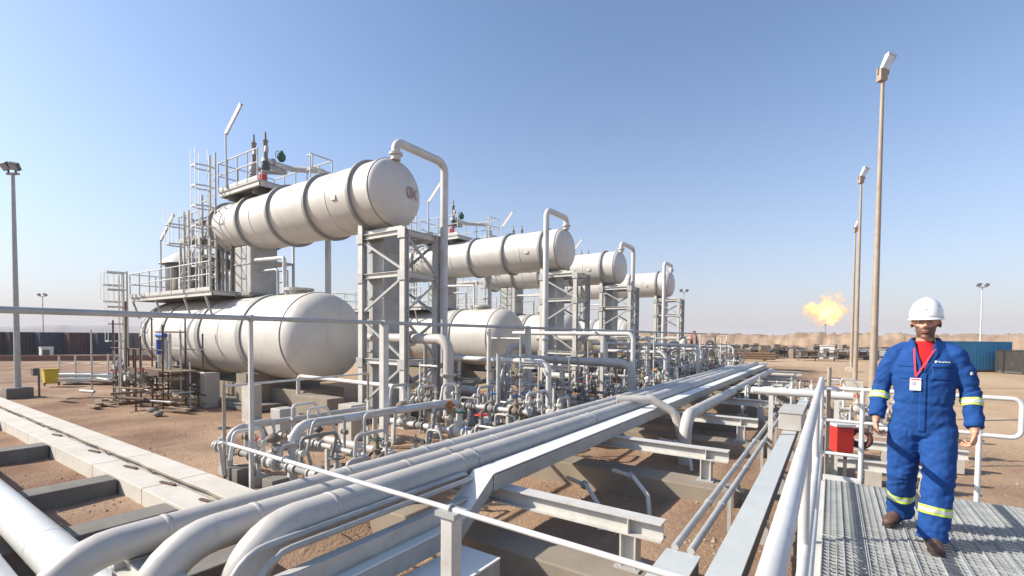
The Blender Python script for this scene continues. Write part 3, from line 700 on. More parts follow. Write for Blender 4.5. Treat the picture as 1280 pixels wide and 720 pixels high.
part('cover_plate', MB().box((-1.14, 3.95, .66), (.32, 1.45, .02)), mat('trough_lid', (.55,.57,.54), .5, .1, (.45,.47,.45), 3, .5), t); part('body', MB().box((-1.14, 3.95, .33), (.29, 1.42, .64)), CONCG, t)
t = thing('cable_trough', 'long straight pale trough with lid running beside the walkway', 'cable trough', (-.8, 10, 0))
TL = MATS['trough_lid']
y = 1.2
while y < 21:
    part('lid_panel', MB().box((-.70, y+.75, .77), (.25, 1.492, .022)), TL, t); y += 1.5
part('channel', MB().box((-.70, 11.2, .66), (.23, 20, .19)), DARK, t)
for k in range(8):
    part('leg', MB().bar((-.70, 1.9+k*2.6, -.1), (-.70, 1.9+k*2.6, .565), .12, .08), STEEL, t)
t = thing('raised_box', 'blue grey raised box over the long trough in the middle distance', 'box', (-.83, 12.4, .78))
part('body', MB().box((-.70, 12.3, .97), (.42, 1.5, .36)), ALU, t, .01); part('lid', MB().box((-.70, 12.3, 1.16), (.45, 1.54, .02)), ALU, t)
# white cross pipe at right (runs left-right behind the walkway)
t = thing('cross_pipe', 'thick white horizontal pipe with capped end behind the walkway', 'pipe', (-.7, 11, 0))
part('pipe', MB().cyl((-1.32, 10.9, 1.66), (.35, 10.9, 1.66), .075, 16), WHITE, t)
part('end_cap', MB().dome((-1.32, 10.9, 1.66), (-1,0,0), .08, .06, 16, 5), WHITE, t)
for x in (-1.0, .1): part('post', MB().bar((x, 10.9, 0), (x, 10.9, 1.58), .08, .08), STEELW, t)
# ------------------------------------------------------------------ thin overhead rail pipe on posts, and crossing guide rail
t = thing('overhead_conduit', 'long thin conduit carried on slim posts across the whole left side', 'conduit', (-8.3, 8, 0))
part('pipe', MB().tube([(-8.3, -1.5, 3.0), (-8.3, 40, 3.0)], .045, 10), STEEL, t)
for i, y in enumerate((4.22, 7.15, 13.19, 19.3, 27.5, 36)):
    r = .034 if i == 0 else .075
    part('post', MB().bar((-8.3, y, 0), (-8.3, y, 2.96), r*2, r*2), STEELW, t, .008); part('clamp', MB().box((-8.3, y, 3.0), (.12,.06,.12)), STEEL, t)
t = thing('guide_rail', 'thin white rail crossing over the rack pipes onto a square post', 'handrail', (-3.4, 2.8, 0))
part('rail', MB().tube([(-6.3, 2.86, 1.37), (-2.44, 2.8, 1.37), (-.3, 2.74, 1.37)], .022, 10), WHITE, t)
part('rail', MB().tube([(-6.3, 2.86, 1.37), (-6.5, 2.9, 1.33), (-6.5, 2.95, .9)], .022, 10), WHITE, t)
part('post', MB().bar((-2.46, 2.8, -.3), (-2.46, 2.8, 1.33), .12, .12), STEELW, t, .008)
mb = MB(); mb.box((-2.46, 2.8, 1.345), (.2,.17,.04)); part('cap_plate', mb, STEEL, t); 
part('clamp', MB().torus((-2.46, 2.8, 1.37), (1,0,0), .035, .012, 12, 5), STEEL, t); part('clamp', MB().torus((-4.9, 2.85, 1.37), (1,0,0), .035, .012, 12, 5), STEEL, t)
t = thing('handrail_stub', 'slim brown handrail post with one rail behind the concrete strip', 'handrail', (-9.05, 4.1, .15))
part('post', MB().cyl((-9.05, 4.12, .1), (-9.05, 4.12, 1.82), .03, 10), RPOLE, t); part('rail', MB().tube([(-9.05, 4.12, 1.78), (-9.4, 7.6, 1.78)], .022, 8), STEELW, t)
part('post', MB().cyl((-9.4, 7.6, 0), (-9.4, 7.6, 1.8), .03, 10), RPOLE, t)
# ------------------------------------------------------------------ concrete trench strips, sleepers, fat white pipes (bottom left)
def strip(name, x0, x1, ya, yb, z0, z1, label, seg=2.5, mt=CONC):
    t = thing(name, label, 'concrete strip', ((x0+x1)/2, (ya+yb)/2, 0)); x = x0
    while x < x1-.01:
        L = min(seg, x1-x); part('slab', MB().box((x+L/2, (ya+yb)/2, (z0+z1)/2), (L-.014, yb-ya, z1-z0)), mt, t, .012); x += L
    return t
CONCL = mat('light_concrete', (.60,.56,.49), .9, 0, (.47,.43,.36), 1.7, .6, .25, 45, world=True, dirt=((.33,.26,.18), 3.5, .5))
strip('kerb_strip', -62, -6.3, 3.58, 4.05, -.45, .15, 'pale concrete strip along the soil, the farther of the two', mt=CONCL)
strip('trench_wall', -62, -6.1, 3.02, 3.46, -.6, .13, 'pale concrete strip nearest the fat white pipes, with anchor bolts', mt=CONCL)
solo('trench_drain', MB().box((-34, 3.52, -.02), (56, .118, .12)), DARK, 'dark groove between the two pale concrete strips', 'drain', (-34, 3.52, 0))
mb = MB(); rnd = random.Random(3); x = -6.6; pts = []
while x > -40: pts.append((x, 3.50+rnd.uniform(-.025,.025), .165+rnd.uniform(0,.012))); x -= .35
solo('ground_cable', mb.tube(pts, .017, 6), mat('dusty_cable', (.25,.19,.13), .9), 'dusty brown cable lying along the groove between the strips', 'cable', (-20, 3.5, .1))
for i, x in enumerate((-7.9, -9.4, -11.1, -13.2, -16)):
    solo('tie_bracket', MB().box((x, 3.36, .152), (.42, .05, .022), rz=.15), RUST, 'short rusty tie bar across the near strip, %s from the right' % ('first','second','third','fourth','fifth')[i], 'bracket', (x, 3.36, .14), 'rusty tie bars on the concrete strip')
for i, x in enumerate((-5.9, -8.25, -10.8, -15.2, -20.5, -27)):
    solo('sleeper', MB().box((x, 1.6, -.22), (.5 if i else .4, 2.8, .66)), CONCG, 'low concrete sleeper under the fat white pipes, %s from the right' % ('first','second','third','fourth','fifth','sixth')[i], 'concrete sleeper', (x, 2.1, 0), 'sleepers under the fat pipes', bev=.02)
FATW = mat('gloss_white_pipe', (.66,.665,.64), .4, 0, (.56,.56,.53), 1, .7, coat=.1, dirt=((.42,.36,.28), 3, .6))
for i, (y, r, lb) in enumerate(((1.42, .205, 'fat white pipe crossing the bottom left corner, the farther one'), (.86, .205, 'fat white pipe in the bottom left corner, the nearer one'))):
    t = thing('fat_pipe', lb, 'pipe', (-16, y, .12), 'fat white pipes at the bottom left')
    part('pipe', MB().cyl((-48, y, .12+r), (-3.0, y, .12+r), r, 36), FATW, t)
    for x in (-7.2, -13.0, -19): part('weld_seam', MB().lathe((x, y, .12+r), (1,0,0), [(-.012, r), (-.006, r+.004), (.006, r+.004), (.012, r)], 36), FATW, t)
# ------------------------------------------------------------------ walkway platform with grating and handrails
GR = mat('galvanised_grating', (.47,.49,.48), .55, .1, (.33,.35,.345), 7, .9, dirt=((.24,.20,.16), 16, .6), world=True)
t = thing('walkway_platform', 'galvanised grating walkway with white handrails that the worker walks on', 'walkway', (.9, 3.6, 0))
WX0, WX1 = -.03, 2.75
pw = .28; k = 0; x = WX0
cache = {}
while x < WX1-.01:
    for (ya, yb) in ((-.6, 1.8), (1.81, 4.44), (4.455, 6.22)):
        key = (ya, yb)
        if key not in cache:
            mb = MB(); L = yb-ya
            for xx in (.004, pw-.008): mb.box((xx, L/2, -.02), (.006, L, .052))
            mb.box((pw/2, L/2, -.018), (.006, L, .046))
            n = int(L/.062)
            for i in range(n+1): mb.box((pw/2, i*L/n if 0 < i < n else (.003 if i == 0 else L-.003), -.010), (pw-.014, .007, .016))
            for q in (1, 2, 4, 5):
                if 1: mb.box((q*pw/6, L/2, -.004), (.0045, L, .007))
            cache[key] = mb.mesh('grating_plank', GR)
        o = bpy.data.objects.new('grating_plank', cache[key]); COL.objects.link(o); o.parent = t; o.location = (x-.9, ya-3.6, 1.2+random.uniform(-.002,.002)); ORG[o.name] = ORG[t.name]
    x += pw
part('frame', MB().ibeam((WX0-.05, -.7, 1.08), (WX0-.05, 6.25, 1.08), .1, .18), STEELW, t)
part('frame', MB().ibeam((WX1+.07, -.7, 1.08), (WX1+.07, 6.25, 1.08), .1, .18), STEELW, t)
for y in (6.27, 4.45, 1.8): part('crossbeam', MB().ibeam((WX0-.1, y, 1.07), (WX1+.1, y, 1.07), .09, .17), STEELW, t)
part('toe_plate', MB().box((.12, 6.28, 1.205), (.34, .09, .05)), WHITE, t)
for x, y in ((0, 6.1), (2.7, 6.1), (0, 1.8), (2.7, 1.8)): part('leg', MB().bar((x, y, 0), (x, y, .985), .12, .12), STEELW, t)
RW = mat('handrail_white', (.72,.71,.68), .4, .1, (.60,.59,.56), 3, .5, dirt=((.40,.28,.2), 8, .4))
h = part('handrail', MB().tube([(-.085, -1.2, 2.3), (-.085, 5.6, 2.3), (-.085, 6.36, 2.3), (-.085, 6.36, 1.25)], .025, 14, .1), WHITE, t)
part('mid_rail', MB().tube([(-.075, -1.2, 1.82), (-.075, 6.36, 1.82)], .021, 12), WHITE, h)
part('low_rail', MB().tube([(-.075, -1.2, 1.42), (-.075, 6.36, 1.42)], .021, 12), WHITE, h)
for y in (-.6, .75, 2.45, 4.3, ): part('post', MB().cyl((-.085, y, 1.0), (-.085, y, 2.3), .022, 12), WHITE, h)
h = part('handrail', MB().tube([(-.085, 6.38, 2.19), (.9, 6.38, 2.19), (1.0,6.38,2.19)], .022, 12), RW, t)
part('mid_rail', MB().tube([(-.085, 6.38, 1.83), (1.22, 6.38, 1.83)], .019, 10), RW, h)
part('low_rail', MB().tube([(-.085, 6.38, 1.46), (.3, 6.38, 1.46)], .019, 10), RW, h)
part('post', MB().cyl((.29, 6.38, 1.15), (.29, 6.38, 2.19), .023, 12), RW, h)
part('post', MB().cyl((-.02, 6.44, .9), (-.02, 6.44, 2.42), .022, 12), RPOLE, h)
h = part('handrail', MB().tube([(1.0, 6.38, 2.19), (1.5, 6.38, 2.19), (1.5, 6.38, 1.82), (1.22, 6.38, 1.82)], .022, 12, .07), RW, t)
part('post', MB().cyl((1.215, 6.38, 1.1), (1.215, 6.38, 2.17), .023, 12), RW, h)
# right side handrail lies outside the frame but shades nothing of it
# ------------------------------------------------------------------ red cabinet and things behind the walkway
t = thing('extinguisher_cabinet', 'bright red steel cabinet with pale top standing behind the walkway rail', 'cabinet', (.17, 9.3, 0))
part('body', MB().box((.14, 9.3, 1.13), (.26, .3, .40), rz=.5), RED, t, .01); part('lid', MB().box((.14, 9.3, 1.36), (.29, .33, .04), rz=.5), WHITE, t)
part('leg', MB().box((.05, 9.28, .34), (.05,.05,1.2)), DARK, t); part('leg', MB().box((.22, 9.36, .34), (.05,.05,1.2)), DARK, t)
t = thing('hose_reel', 'dark red coiled hose reel beside the bright red cabinet', 'hose reel', (.42, 9.5, 0))
for k in range(3): part('coil', MB().torus((.42, 9.4+k*.07, 1.14), (0.3,1,0), .13, .035, 18, 7), mat('dark_red_hose', (.13,.05,.04), .8), t)
part('stand', MB().bar((.44, 9.6, 0), (.44, 9.6, 1.1), .07, .07), DARK, t)
for i, (y, x0_, x1_) in enumerate(((8.6, -.2, 2.2), (11.2, -.3, 1.7), (13.4, -.2, 2.4))):
    t = thing('low_beam', 'low pale steel beam lying on blocks behind the walkway, %s one' % ('nearest','middle','farthest')[i], 'steel beam', (.8, y, 0), 'low beams behind the walkway')
    part('beam', MB().ibeam((x0_, y, .34), (x1_, y, .34), .16, .18, .016), (MUD, STEELW, STEELW)[i], t)
    for x in (x0_+.2, (x0_+x1_)/2, x1_-.2): part('block', MB().box((x, y, .11), (.25,.3,.28)), CONC, t)
# ------------------------------------------------------------------ valves and low pipework between rack and tanks
TPL = {}
def tpl(key, fn, mt):
    k = (key, mt.name)
    if k not in TPL:
        mb = MB(); fn(mb); TPL[k] = mb.mesh(key, mt)
    return TPL[k]
def place(name, key, fn, mt, parent, loc, rz=0, s=1, local=False):
    o = bpy.data.objects.new(name, tpl(key, fn, mt)); COL.objects.link(o); o.parent = parent
    off = (0,0,0) if local else ORG[parent.name]
    o.location = V(loc) - V(off); o.rotation_euler.z = rz; o.scale = (s, s, s); ORG[o.name] = tuple(V(loc)); return o
def g_body(mb):
    mb.lathe((-.16,0,0), (1,0,0), [(0,.001),(0,.12),(.03,.12),(.03,.07),(.07,.08),(.12,.105),(.2,.105),(.25,.08),(.29,.07),(.29,.12),(.32,.12),(.32,.001)], 14, False)
    mb.lathe((0,0,.06), (0,0,1), [(0,.075),(.1,.065),(.1,.1),(.13,.1),(.13,.05),(.22,.035),(.36,.03),(.36,.001)], 12, False)
def g_wheel(mb):
    mb.torus((0,0,.36), (0,0,1), .11, .012, 16, 5)
    for a in (0, pi/2): mb.bar((cos(a)*.11, sin(a)*.11, .36), (-cos(a)*.11, -sin(a)*.11, .36), .014, .014)
    mb.cyl((0,0,.3), (0,0,.46), .012, 8)
def a_act(mb):
    mb.lathe((0,0,.32), (0,0,1), [(0,.03),(.02,.10),(.05,.125),(.08,.125),(.11,.10),(.15,.04),(.17,.001)], 14); mb.box((.09,0,.24), (.08,.1,.12))
def b_body(mb):
    mb.lathe((-.11,0,0), (1,0,0), [(0,.001),(0,.085),(.025,.085),(.025,.05),(.06,.065),(.11,.075),(.16,.065),(.195,.05),(.195,.085),(.22,.085),(.22,.001)], 12, False)
    mb.cyl((0,0,.05), (0,0,.13), .025, 8)
def b_lever(mb): mb.box((.09,0,.135), (.22,.025,.012)); mb.cyl((0,0,.1), (0,0,.15), .018, 8)
def t_gauge(mb): mb.cyl((0,0,0), (0,0,.16), .012, 8); mb.cyl((-.02,0,.2), (.02,0,.2), .055, 14)
def c_act(mb): mb.box((0,0,.28), (.16,.3,.14)); mb.cyl((0,-.15,.28), (0,-.3,.28), .06, 12); mb.cyl((0,.15,.28), (0,.3,.28), .06, 12)
def fl(mb): mb.lathe((-.03,0,0), (1,0,0), [(0,.001),(0,.1),(.027,.1),(.027,.096),(.033,.096),(.033,.1),(.06,.1),(.06,.001)], 14, False)
LIME = mat('lime_paint', (.38,.40,.10), .6)
def valve(parent, loc, rz, s, kind, rnd, wheel=None):
    bodym = rnd.choice((WHITE, DUSTY, DUSTY, STEEL, ALU, STEELW, MUD)); wm = wheel or rnd.choice((DARK, DARK, DARK, DUSTY, STEEL, RED, BLUE, MUD, GREEN))
    if kind == 'gate': v = place('valve', 'gate_body', g_body, bodym, parent, loc, rz, s); place('handwheel', 'gate_wheel', g_wheel, wm, v, (0,0,0), 0, 1, True)
    elif kind == 'control': v = place('valve', 'gate_body', g_body, bodym, parent, loc, rz, s); place('actuator', 'dome_actuator', a_act, rnd.choice((STEEL, WHITE, DUSTY, DARK, MUD, GREEN, ORANGE if parent.location.y > 9 else STEEL)), v, (0,0,0), 0, 1, True)
    elif kind == 'motor': v = place('valve', 'gate_body', g_body, bodym, parent, loc, rz, s); place('actuator', 'motor_actuator', c_act, rnd.choice((BLUE, STEEL, STEEL)), v, (0,0,0), 0, 1, True)
    else: v = place('valve', 'ball_body', b_body, bodym, parent, loc, rz, s); place('lever', 'ball_lever', b_lever, wm, v, (0,0,0), 0, 1, True)
    return v
def manifold(label, p0, p1, r, n, seed, group, cat='pipework', mt=None, tall=.5, legs=True, kinds=('gate','ball','gate','control','ball','ball','gate')):
    rnd = random.Random(seed); p0, p1 = V(p0), V(p1); d = p1-p0; L = d.length; d.normalize(); rz = atan2(d.y, d.x); nr = V(-d.y, d.x, 0)
    t = thing('valve_manifold', label, cat, ((p0.x+p1.x)/2, (p0.y+p1.y)/2, 0), group); mt = mt or rnd.choice((WHITE, ALU, STEEL, DUSTY))
    part('header_pipe', MB().tube([p0, p1], r, 14), mt, t)
    for q in (p0, p1): place('flange', 'small_flange', fl, STEEL, t, q, rz, r/.06)
    for i in range(n):
        f = (i+.5)/n; p = p0 + d*L*f; k = kinds[(i+seed) % len(kinds)]
        valve(t, p, rz, r/.058*rnd.uniform(.85,1.1), k, rnd)
        if rnd.random() < .7:
            q = p + d*(L/n*.42); s = rnd.choice((-1,1)); h = tall*rnd.uniform(.5,1.3)
            part('branch_pipe', MB().tube([q, q+Z0*h, q+Z0*h+nr*s*rnd.uniform(.3,.7), q+Z0*rnd.choice((-.2,.1))+nr*s*rnd.uniform(.55,.75)], r*.55, 10, .09, 4), rnd.choice((WHITE, ALU, DUSTY, STEEL)), t)
            if h > .35: valve(t, q+Z0*h*.55+nr*.0, rz, r/.09, 'ball', rnd)
        if rnd.random() < .35: place('gauge', 'gauge', t_gauge, rnd.choice((WHITE, DARK)), t, p + d*(L/n*.25) + Z0*r, rz)
    if legs:
        m = max(2, int(L/1.3)+1)
        for i in range(m):
            q = p0 + d*L*((i+.5)/m)
            part('support_leg', MB().bar((q.x, q.y, 0), (q.x, q.y, q.z-r), .07, .07), STEELW, t)
            part('footing', MB().box((q.x, q.y, .05), (.3,.3,.16)), CONC, t)
    return t
def bigpipe(name, label, pts, r, bend, mt, fls=(), group=None, n=18):
    t = thing(name, label, 'pipe', (pts[-1][0], pts[-1][1], 0), group); part('pipe', MB().tube(pts, r, n, bend, 7), mt, t)
    for p, ax in fls: flange(t, p, ax, r*1.6, .025, mt)
    return t
G1 = 'low valve pipework between rack and tanks'
def zone(k):
    dy = AX[k] - Y0; o = ORD[k]
    rows = [
     ((-10.3, 4.55, .46), (-6.0, 4.50, .46), .06, 7, 'front row of small valves, %s group, nearest the rack elbow side'),
     ((-9.6, 5.45, .62), (-6.1, 5.35, .62), .05, 6, 'second row of small valves in the %s group behind the front row'),
     ((-9.8, 8.2, .55), (-6.0, 8.15, .55), .07, 6, 'grey valve row at the foot of the %s steel tower'),
     ((-9.4, 9.3, .95), (-5.8, 9.3, .95), .06, 5, 'raised valve row just right of the %s steel tower'),
     ((-9.0, 11.0, .7), (-5.9, 11.0, .7), .075, 5, 'mixed valve row beyond the %s steel tower'),
     ((-9.6, 12.2, 1.25), (-6.2, 12.2, 1.25), .05, 5, 'high thin pipe row with valves beyond the %s steel tower'),
     ((-7.6, 9.0, .5), (-7.6, 13.6, .5), .06, 6, 'valve row running parallel to the rack beyond the %s steel tower'),
     ((-6.4, 5.9, .45), (-6.4, 9.6, .45), .05, 5, 'valve row running close beside the rack pipes in the %s group'),
     ((-10.0, 13.6, .6), (-6.1, 13.6, .6), .07, 5, 'last valve row of the %s group'),
    ]
    for i, (a, b, r, n, lb) in enumerate(rows):
        if k and i in (0, 1) and dy < 9: continue
        if k == 3 and i in (5, 7): continue
        manifold(lb % o, (a[0], a[1]+dy, a[2]), (b[0], b[1]+dy, b[2]), r, n, 10*k+i, G1, tall=.45+.15*(i % 3))
    # standing pipes and loops
    bigpipe('loop_pipe', 'upturned U shaped pipe loop beside the %s steel tower' % o, [(-8.9, 12.9+dy, .2), (-8.9, 12.9+dy, 2.38), (-8.45, 13.5+dy, 2.38), (-8.45, 13.5+dy, .2)], .11, .28, ALU, [((-8.9, 12.9+dy, 1.5), (0,0,1))], 'U shaped pipe loops')
    bigpipe('riser_pipe', 'grey elbow pipe coming down from the %s tank to the valves' % o, [(-12.9, 10.2+dy, 2.62), (-9.1, 10.2+dy, 2.62), (-9.1, 10.2+dy, .3)], .15, .4, ALU, [((-9.1, 10.2+dy, 1.6), (0,0,1)), ((-10.6, 10.2+dy, 2.62), (1,0,0))], 'elbow risers by the towers')
    bigpipe('low_line', 'thin white pipe running low past the %s tank head' % o, [(-14.5, 8.9+dy, .2), (-14.5, 8.9+dy, 1.35), (-9.3, 8.7+dy, 1.35), (-9.3, 8.7+dy, .5)], .06, .2, WHITE, (), 'thin low lines')
    bigpipe('header_line', 'horizontal pipe line under the %s lower tank front' % o, [(-13.5, 11.6+dy, .55), (-10, 11.6+dy, 2.0), (-6.6, 11.6+dy, 2.0), (-6.6, 11.6+dy, .3)], .08, .3, WHITE, (), 'horizontal header lines')
    t = thing('pipe_stanchion', 'cluster of slim upright pipes and supports right of the %s tower' % o, 'pipe stand', (-9.2, 11.8+dy, 0), 'upright pipe clusters')
    rnd = random.Random(90+k)
    for i in range(9):
        x = rnd.uniform(-10.2, -6.6); y = rnd.uniform(9.2, 14)+dy; h = rnd.uniform(1.2, 3.1)
        part('upright', MB().cyl((x,y,0), (x,y,h), rnd.choice((.03,.045,.06)), 10), rnd.choice((WHITE, STEEL, DUSTY, STEELW)), t)
        if rnd.random() < .6: part('arm', MB().cyl((x,y,h-.08), (x+rnd.uniform(-1.2,1.2), y, h-.08), .03, 8), STEELW, t)
        if rnd.random() < .6: valve(t, (x, y, h*.6), 0, .7, 'gate', rnd)
    t = thing('pipe_support', 'low steel goal post frame carrying pipes beside the %s group' % o, 'pipe support', (-7.4, 12.5+dy, 0), 'goal post pipe frames')
    for x in (-8.2, -6.7): part('post', MB().ibeam((x, 12.6+dy, 0), (x, 12.6+dy, 1.7), .12, .12), STEELW, t)
    part('beam', MB().ibeam((-8.4, 12.6+dy, 1.77), (-6.5, 12.6+dy, 1.77), .12, .13), STEELW, t)
for k in range(4): zone(k)
for k in range(4):
    dy = AX[k]-Y0
    for i, (x, y, sx, sy, h) in enumerate(((-10.6, 11.6, 2.4, .8, .45), (-8.3, 12.9, .9, 1.6, .5), (-11.6, 13.4, 1.2, .9, 1.0), (-7.0, 10.3, 1.6, .5, .35))):
        solo('concrete_plinth', MB().box((x, y+dy, h/2-.05), (sx, sy, h+.1)), (BROWNC, CONCG, BROWNC, CONCG)[i], '%s concrete plinth among the valves behind the %s tower' % (('long brown','square grey','tall brown','narrow grey')[i], ORD[k]), 'concrete block', (x, y+dy, 0), 'plinths among the valves', bev=.015)
# things seen only in the nearest group
bigpipe('bend_pipe', 'white pipe rising and bending back over the front valve rows, thicker one', [(-8.0, 4.8, .1), (-8.0, 4.8, 1.08), (-8.0, 9.4, 1.03), (-8.0, 9.4, .3)], .088, .32, WHITE, [((-8.0, 4.8, .42), (0,0,1))])
bigpipe('bend_pipe', 'white pipe rising and bending back behind the slim brown post, thinner one', [(-9.15, 4.25, .25), (-9.15, 4.25, .98), (-9.15, 7.6, .98), (-9.15, 7.6, .2)], .06, .26, ALU, [((-9.15, 4.25, .5), (0,0,1))])
bigpipe('low_bend', 'clad pipe lying low and bending up beside the front valves', [(-6.1, 5.0, .3), (-7.2, 5.0, .3), (-7.2, 6.6, .3), (-9.6, 6.6, .3)], .09, .3, ALU, [((-6.9, 5.0, .3), (1,0,0))])
for i, (x, y, sx, sy, h, lb) in enumerate(((-15.1, 7.7, .42, .42, 1.12, 'pale concrete pillar in front of the nearest lower tank'), (-10.45, 7.95, .55, .5, .9, 'pale concrete pillar left of the nearest steel tower'), (-10.9, 6.3, .42, .4, .95, 'grey box on a plinth behind the front valve rows'),
        (-13.6, 9.0, 1.9, .6, .75, 'long brown concrete block beneath the tank head'), (-12.2, 6.9, .5, .4, .42, 'small low concrete block on the soil before the tank'))):
    solo('concrete_pillar' if i != 2 else 'equipment_box', MB().box((x, y, h/2-.05), (sx, sy, h+.1)), (CONC, CONC, STEEL, BROWNC, CONC)[i], lb, 'concrete block' if i != 2 else 'box', (x, y, 0), bev=.015)
for i, (x, y) in enumerate(((-8.9, 4.35), (-7.75, 4.36), (-7.1, 4.36), (-6.5, 4.38))):
    solo('footing_block', MB().box((x, y, .12), (.36 - .04*(i % 2), .34, .36)), CONCG, 'grey footing block at the strip edge under the front valves, %s from the left' % ('first','second','third','fourth')[i], 'concrete block', (x, y, 0), 'footing blocks at the strip edge', bev=.015)
t = thing('junction_box', 'small grey junction box on a slim white post before the tower', 'junction box', (-8.9, 7.2, 0))
part('post', MB().bar((-8.9, 7.2, 0), (-8.9, 7.2, 1.2), .06, .06), STEELW, t); part('box', MB().box((-8.9, 7.13, .75), (.16,.1,.2)), DARK, t, .008)
bigpipe('cross_header', 'thick grey blue pipe crossing right and bending down to the rack, mid picture', [(-11.2, 16.0, 1.84), (-5.75, 16.0, 1.78), (-5.75, 16.0, .2)], .145, .42, ALU, [((-8.8, 16.0, 1.81), (1,0,0)), ((-5.75, 16, .85), (0,0,1))])
bigpipe('cross_header', 'thinner white pipe crossing level beneath the second tower beams', [(-12.4, 18.4, 2.85), (-6.6, 18.4, 2.85), (-6.6, 18.4, .4)], .09, .25, WHITE)
bigpipe('cross_header', 'white pipe crossing level left of the third tower', [(-12.0, 26.4, 2.3), (-5.9, 26.4, 2.3), (-5.9, 26.4, .4)], .09, .25, WHITE)
t = thing('red_valve', 'tall red and blue valve assembly beside the farthest tower', 'valve', (-8.6, 37, 0))
part('body', MB().cyl((-8.6, 37, 0), (-8.6, 37, 2.0), .2, 14), STEEL, t); part('actuator', MB().lathe((-8.6, 37, 2), (0,0,1), [(0,.1),(.1,.26),(.7,.26),(1.0,.16),(1.2,.1),(1.22,.01)], 16), mat('faded_red', (.30,.075,.05), .7), t)
part('side_vessel', MB().lathe((-9.4, 37.2, .4), (0,0,1), [(0,.1),(.15,.3),(2.0,.3),(2.2,.1),(2.22,.01)], 16), ALU, t)
t = thing('orange_valve', 'small orange valve wheel on a stem right of the nearest tower foot', 'valve', (-8.1, 8.9, 0))
part('stem', MB().cyl((-7.9, 8.9, 0), (-7.9, 8.9, .95), .045, 10), STEEL, t); part('handwheel', MB().torus((-7.9, 8.9, .98), (0,0,1), .13, .022, 18, 6), ORANGE, t); part('bonnet', MB().cyl((-7.9, 8.9, .8), (-7.9, 8.9, 1.1), .07, 10), ORANGE, t)
for i, (a, b, n) in enumerate((((-.1, 14.6, .55), (2.2, 14.5, .55), 4), ((-.2, 16.8, .7), (2.6, 16.8, .7), 5), ((.3, 18.9, .6), (.3, 24, .6), 5), ((-2.9, 17.6, .6), (-.3, 17.6, .6), 4), ((-3.0, 21.8, .7), (.4, 21.8, .7), 5))):
    manifold('grey valve row on the sand beyond the walkway, %s from the camera' % ('first','second','third','fourth','fifth')[i], a, b, .06, n, 70+i, 'valve rows beyond the walkway', tall=.6)
# ------------------------------------------------------------------ scaffold, boards and debris left of the nearest tank
t = thing('scaffold', 'rusty scaffold poles and brown board deck at the left end of the nearest tank', 'scaffold', (-21.5, 7.2, 0))
PX = [(-23.8, 6.7), (-22.4, 6.7), (-21.0, 6.7), (-19.6, 6.9), (-23.8, 8.0), (-22.2, 8.0), (-20.6, 8.0), (-19.4, 8.1)]
hs = [3.2, 3.9, 2.6, 3.0, 3.6, 2.4, 3.4, 2.7]
for (x, y), h in zip(PX, hs): part('pole', MB().cyl((x, y, 0), (x+.03, y, h), .03, 8), RUST, t)
for z in (.6, 1.25, 2.1): part('ledger', MB().cyl((-24, 6.7, z), (-19.4, 6.85, z), .024, 8), RUST, t); part('ledger', MB().cyl((-24, 8.0, z), (-19.2, 8.1, z), .024, 8), STEEL, t)
for x in (-23.8, -21, -19.6): part('transom', MB().cyl((x, 6.6, 1.2), (x, 8.2, 1.2), .024, 8), RUST, t)
for y in (6.9, 7.2, 7.5, 7.8): part('board', MB().box((-21.0, y, 1.32), (3.2, .27, .05)), WOOD if y != 6.9 else RUST, t)
part('fascia', MB().box((-20.9, 6.72, 1.27), (3.2, .04, .2)), RUST, t)
t = thing('instrument_stand', 'pale upright frame with blue actuators before the left end of the tank', 'valve', (-21.1, 7.4, 1.3))
for x in (-21.6, -21.25, -20.95, -20.6): part('upright', MB().cyl((x, 7.5, 1.35), (x, 7.5, 2.7), .05, 10), STEELW if x != -21.25 else STEEL, t)
part('actuator', MB().cyl((-21.1, 7.35, 1.9), (-21.1, 7.35, 2.45), .12, 14), BLUE, t); part('actuator', MB().cyl((-21.3, 7.35, 2.62), (-20.6, 7.35, 2.62), .09, 12), BLUE, t)
part('header', MB().cyl((-21.9, 7.5, 2.75), (-19.4, 7.5, 2.75), .03, 8), RUST, t)
t = thing('ground_manifold', 'tangle of small dusty pipes low on the soil by the scaffold', 'pipework', (-22, 6.2, 0)); rnd = random.Random(17)
for i in range(46):
    x = rnd.uniform(-24.8, -18.8); y = rnd.uniform(5.9, 8.6); z = rnd.uniform(.08, .9); a = rnd.choice((0, 0, pi/2, .3)); L = rnd.uniform(.5, 1.6)
    part('pipe', MB().cyl((x-cos(a)*L/2, y-sin(a)*L/2, z), (x+cos(a)*L/2, y+sin(a)*L/2, z), rnd.choice((.03,.045,.06)), 8), rnd.choice((STEEL, RUST, STEELW, WOOD)), t)
for i in range(24):
    x = rnd.uniform(-25.5, -19.2); y = rnd.uniform(6.0, 8.6); part('upright', MB().cyl((x, y, 0), (x, y, rnd.uniform(.5,3.0)), .03, 8), rnd.choice((STEEL, RUST, STEELW)), t)
for i in range(7): valve(t, (rnd.uniform(-24, -19.8), rnd.uniform(6.1, 7), rnd.uniform(.3, 1.6)), rnd.uniform(0,3), 1, rnd.choice(('gate','control')), rnd)
for i in range(9):
    x, y = rnd.uniform(-25, -18.2), rnd.uniform(5.4, 7.6)
    solo('timber_plank', MB().box((x, y, .05+.03*i % .1), (rnd.uniform(.8,1.8), .2, .05), rz=rnd.uniform(-.5,.5)), WOOD, 'dusty timber plank lying on the soil around the scaffold feet', 'plank', (x, y, 0), 'planks lying around the scaffold')
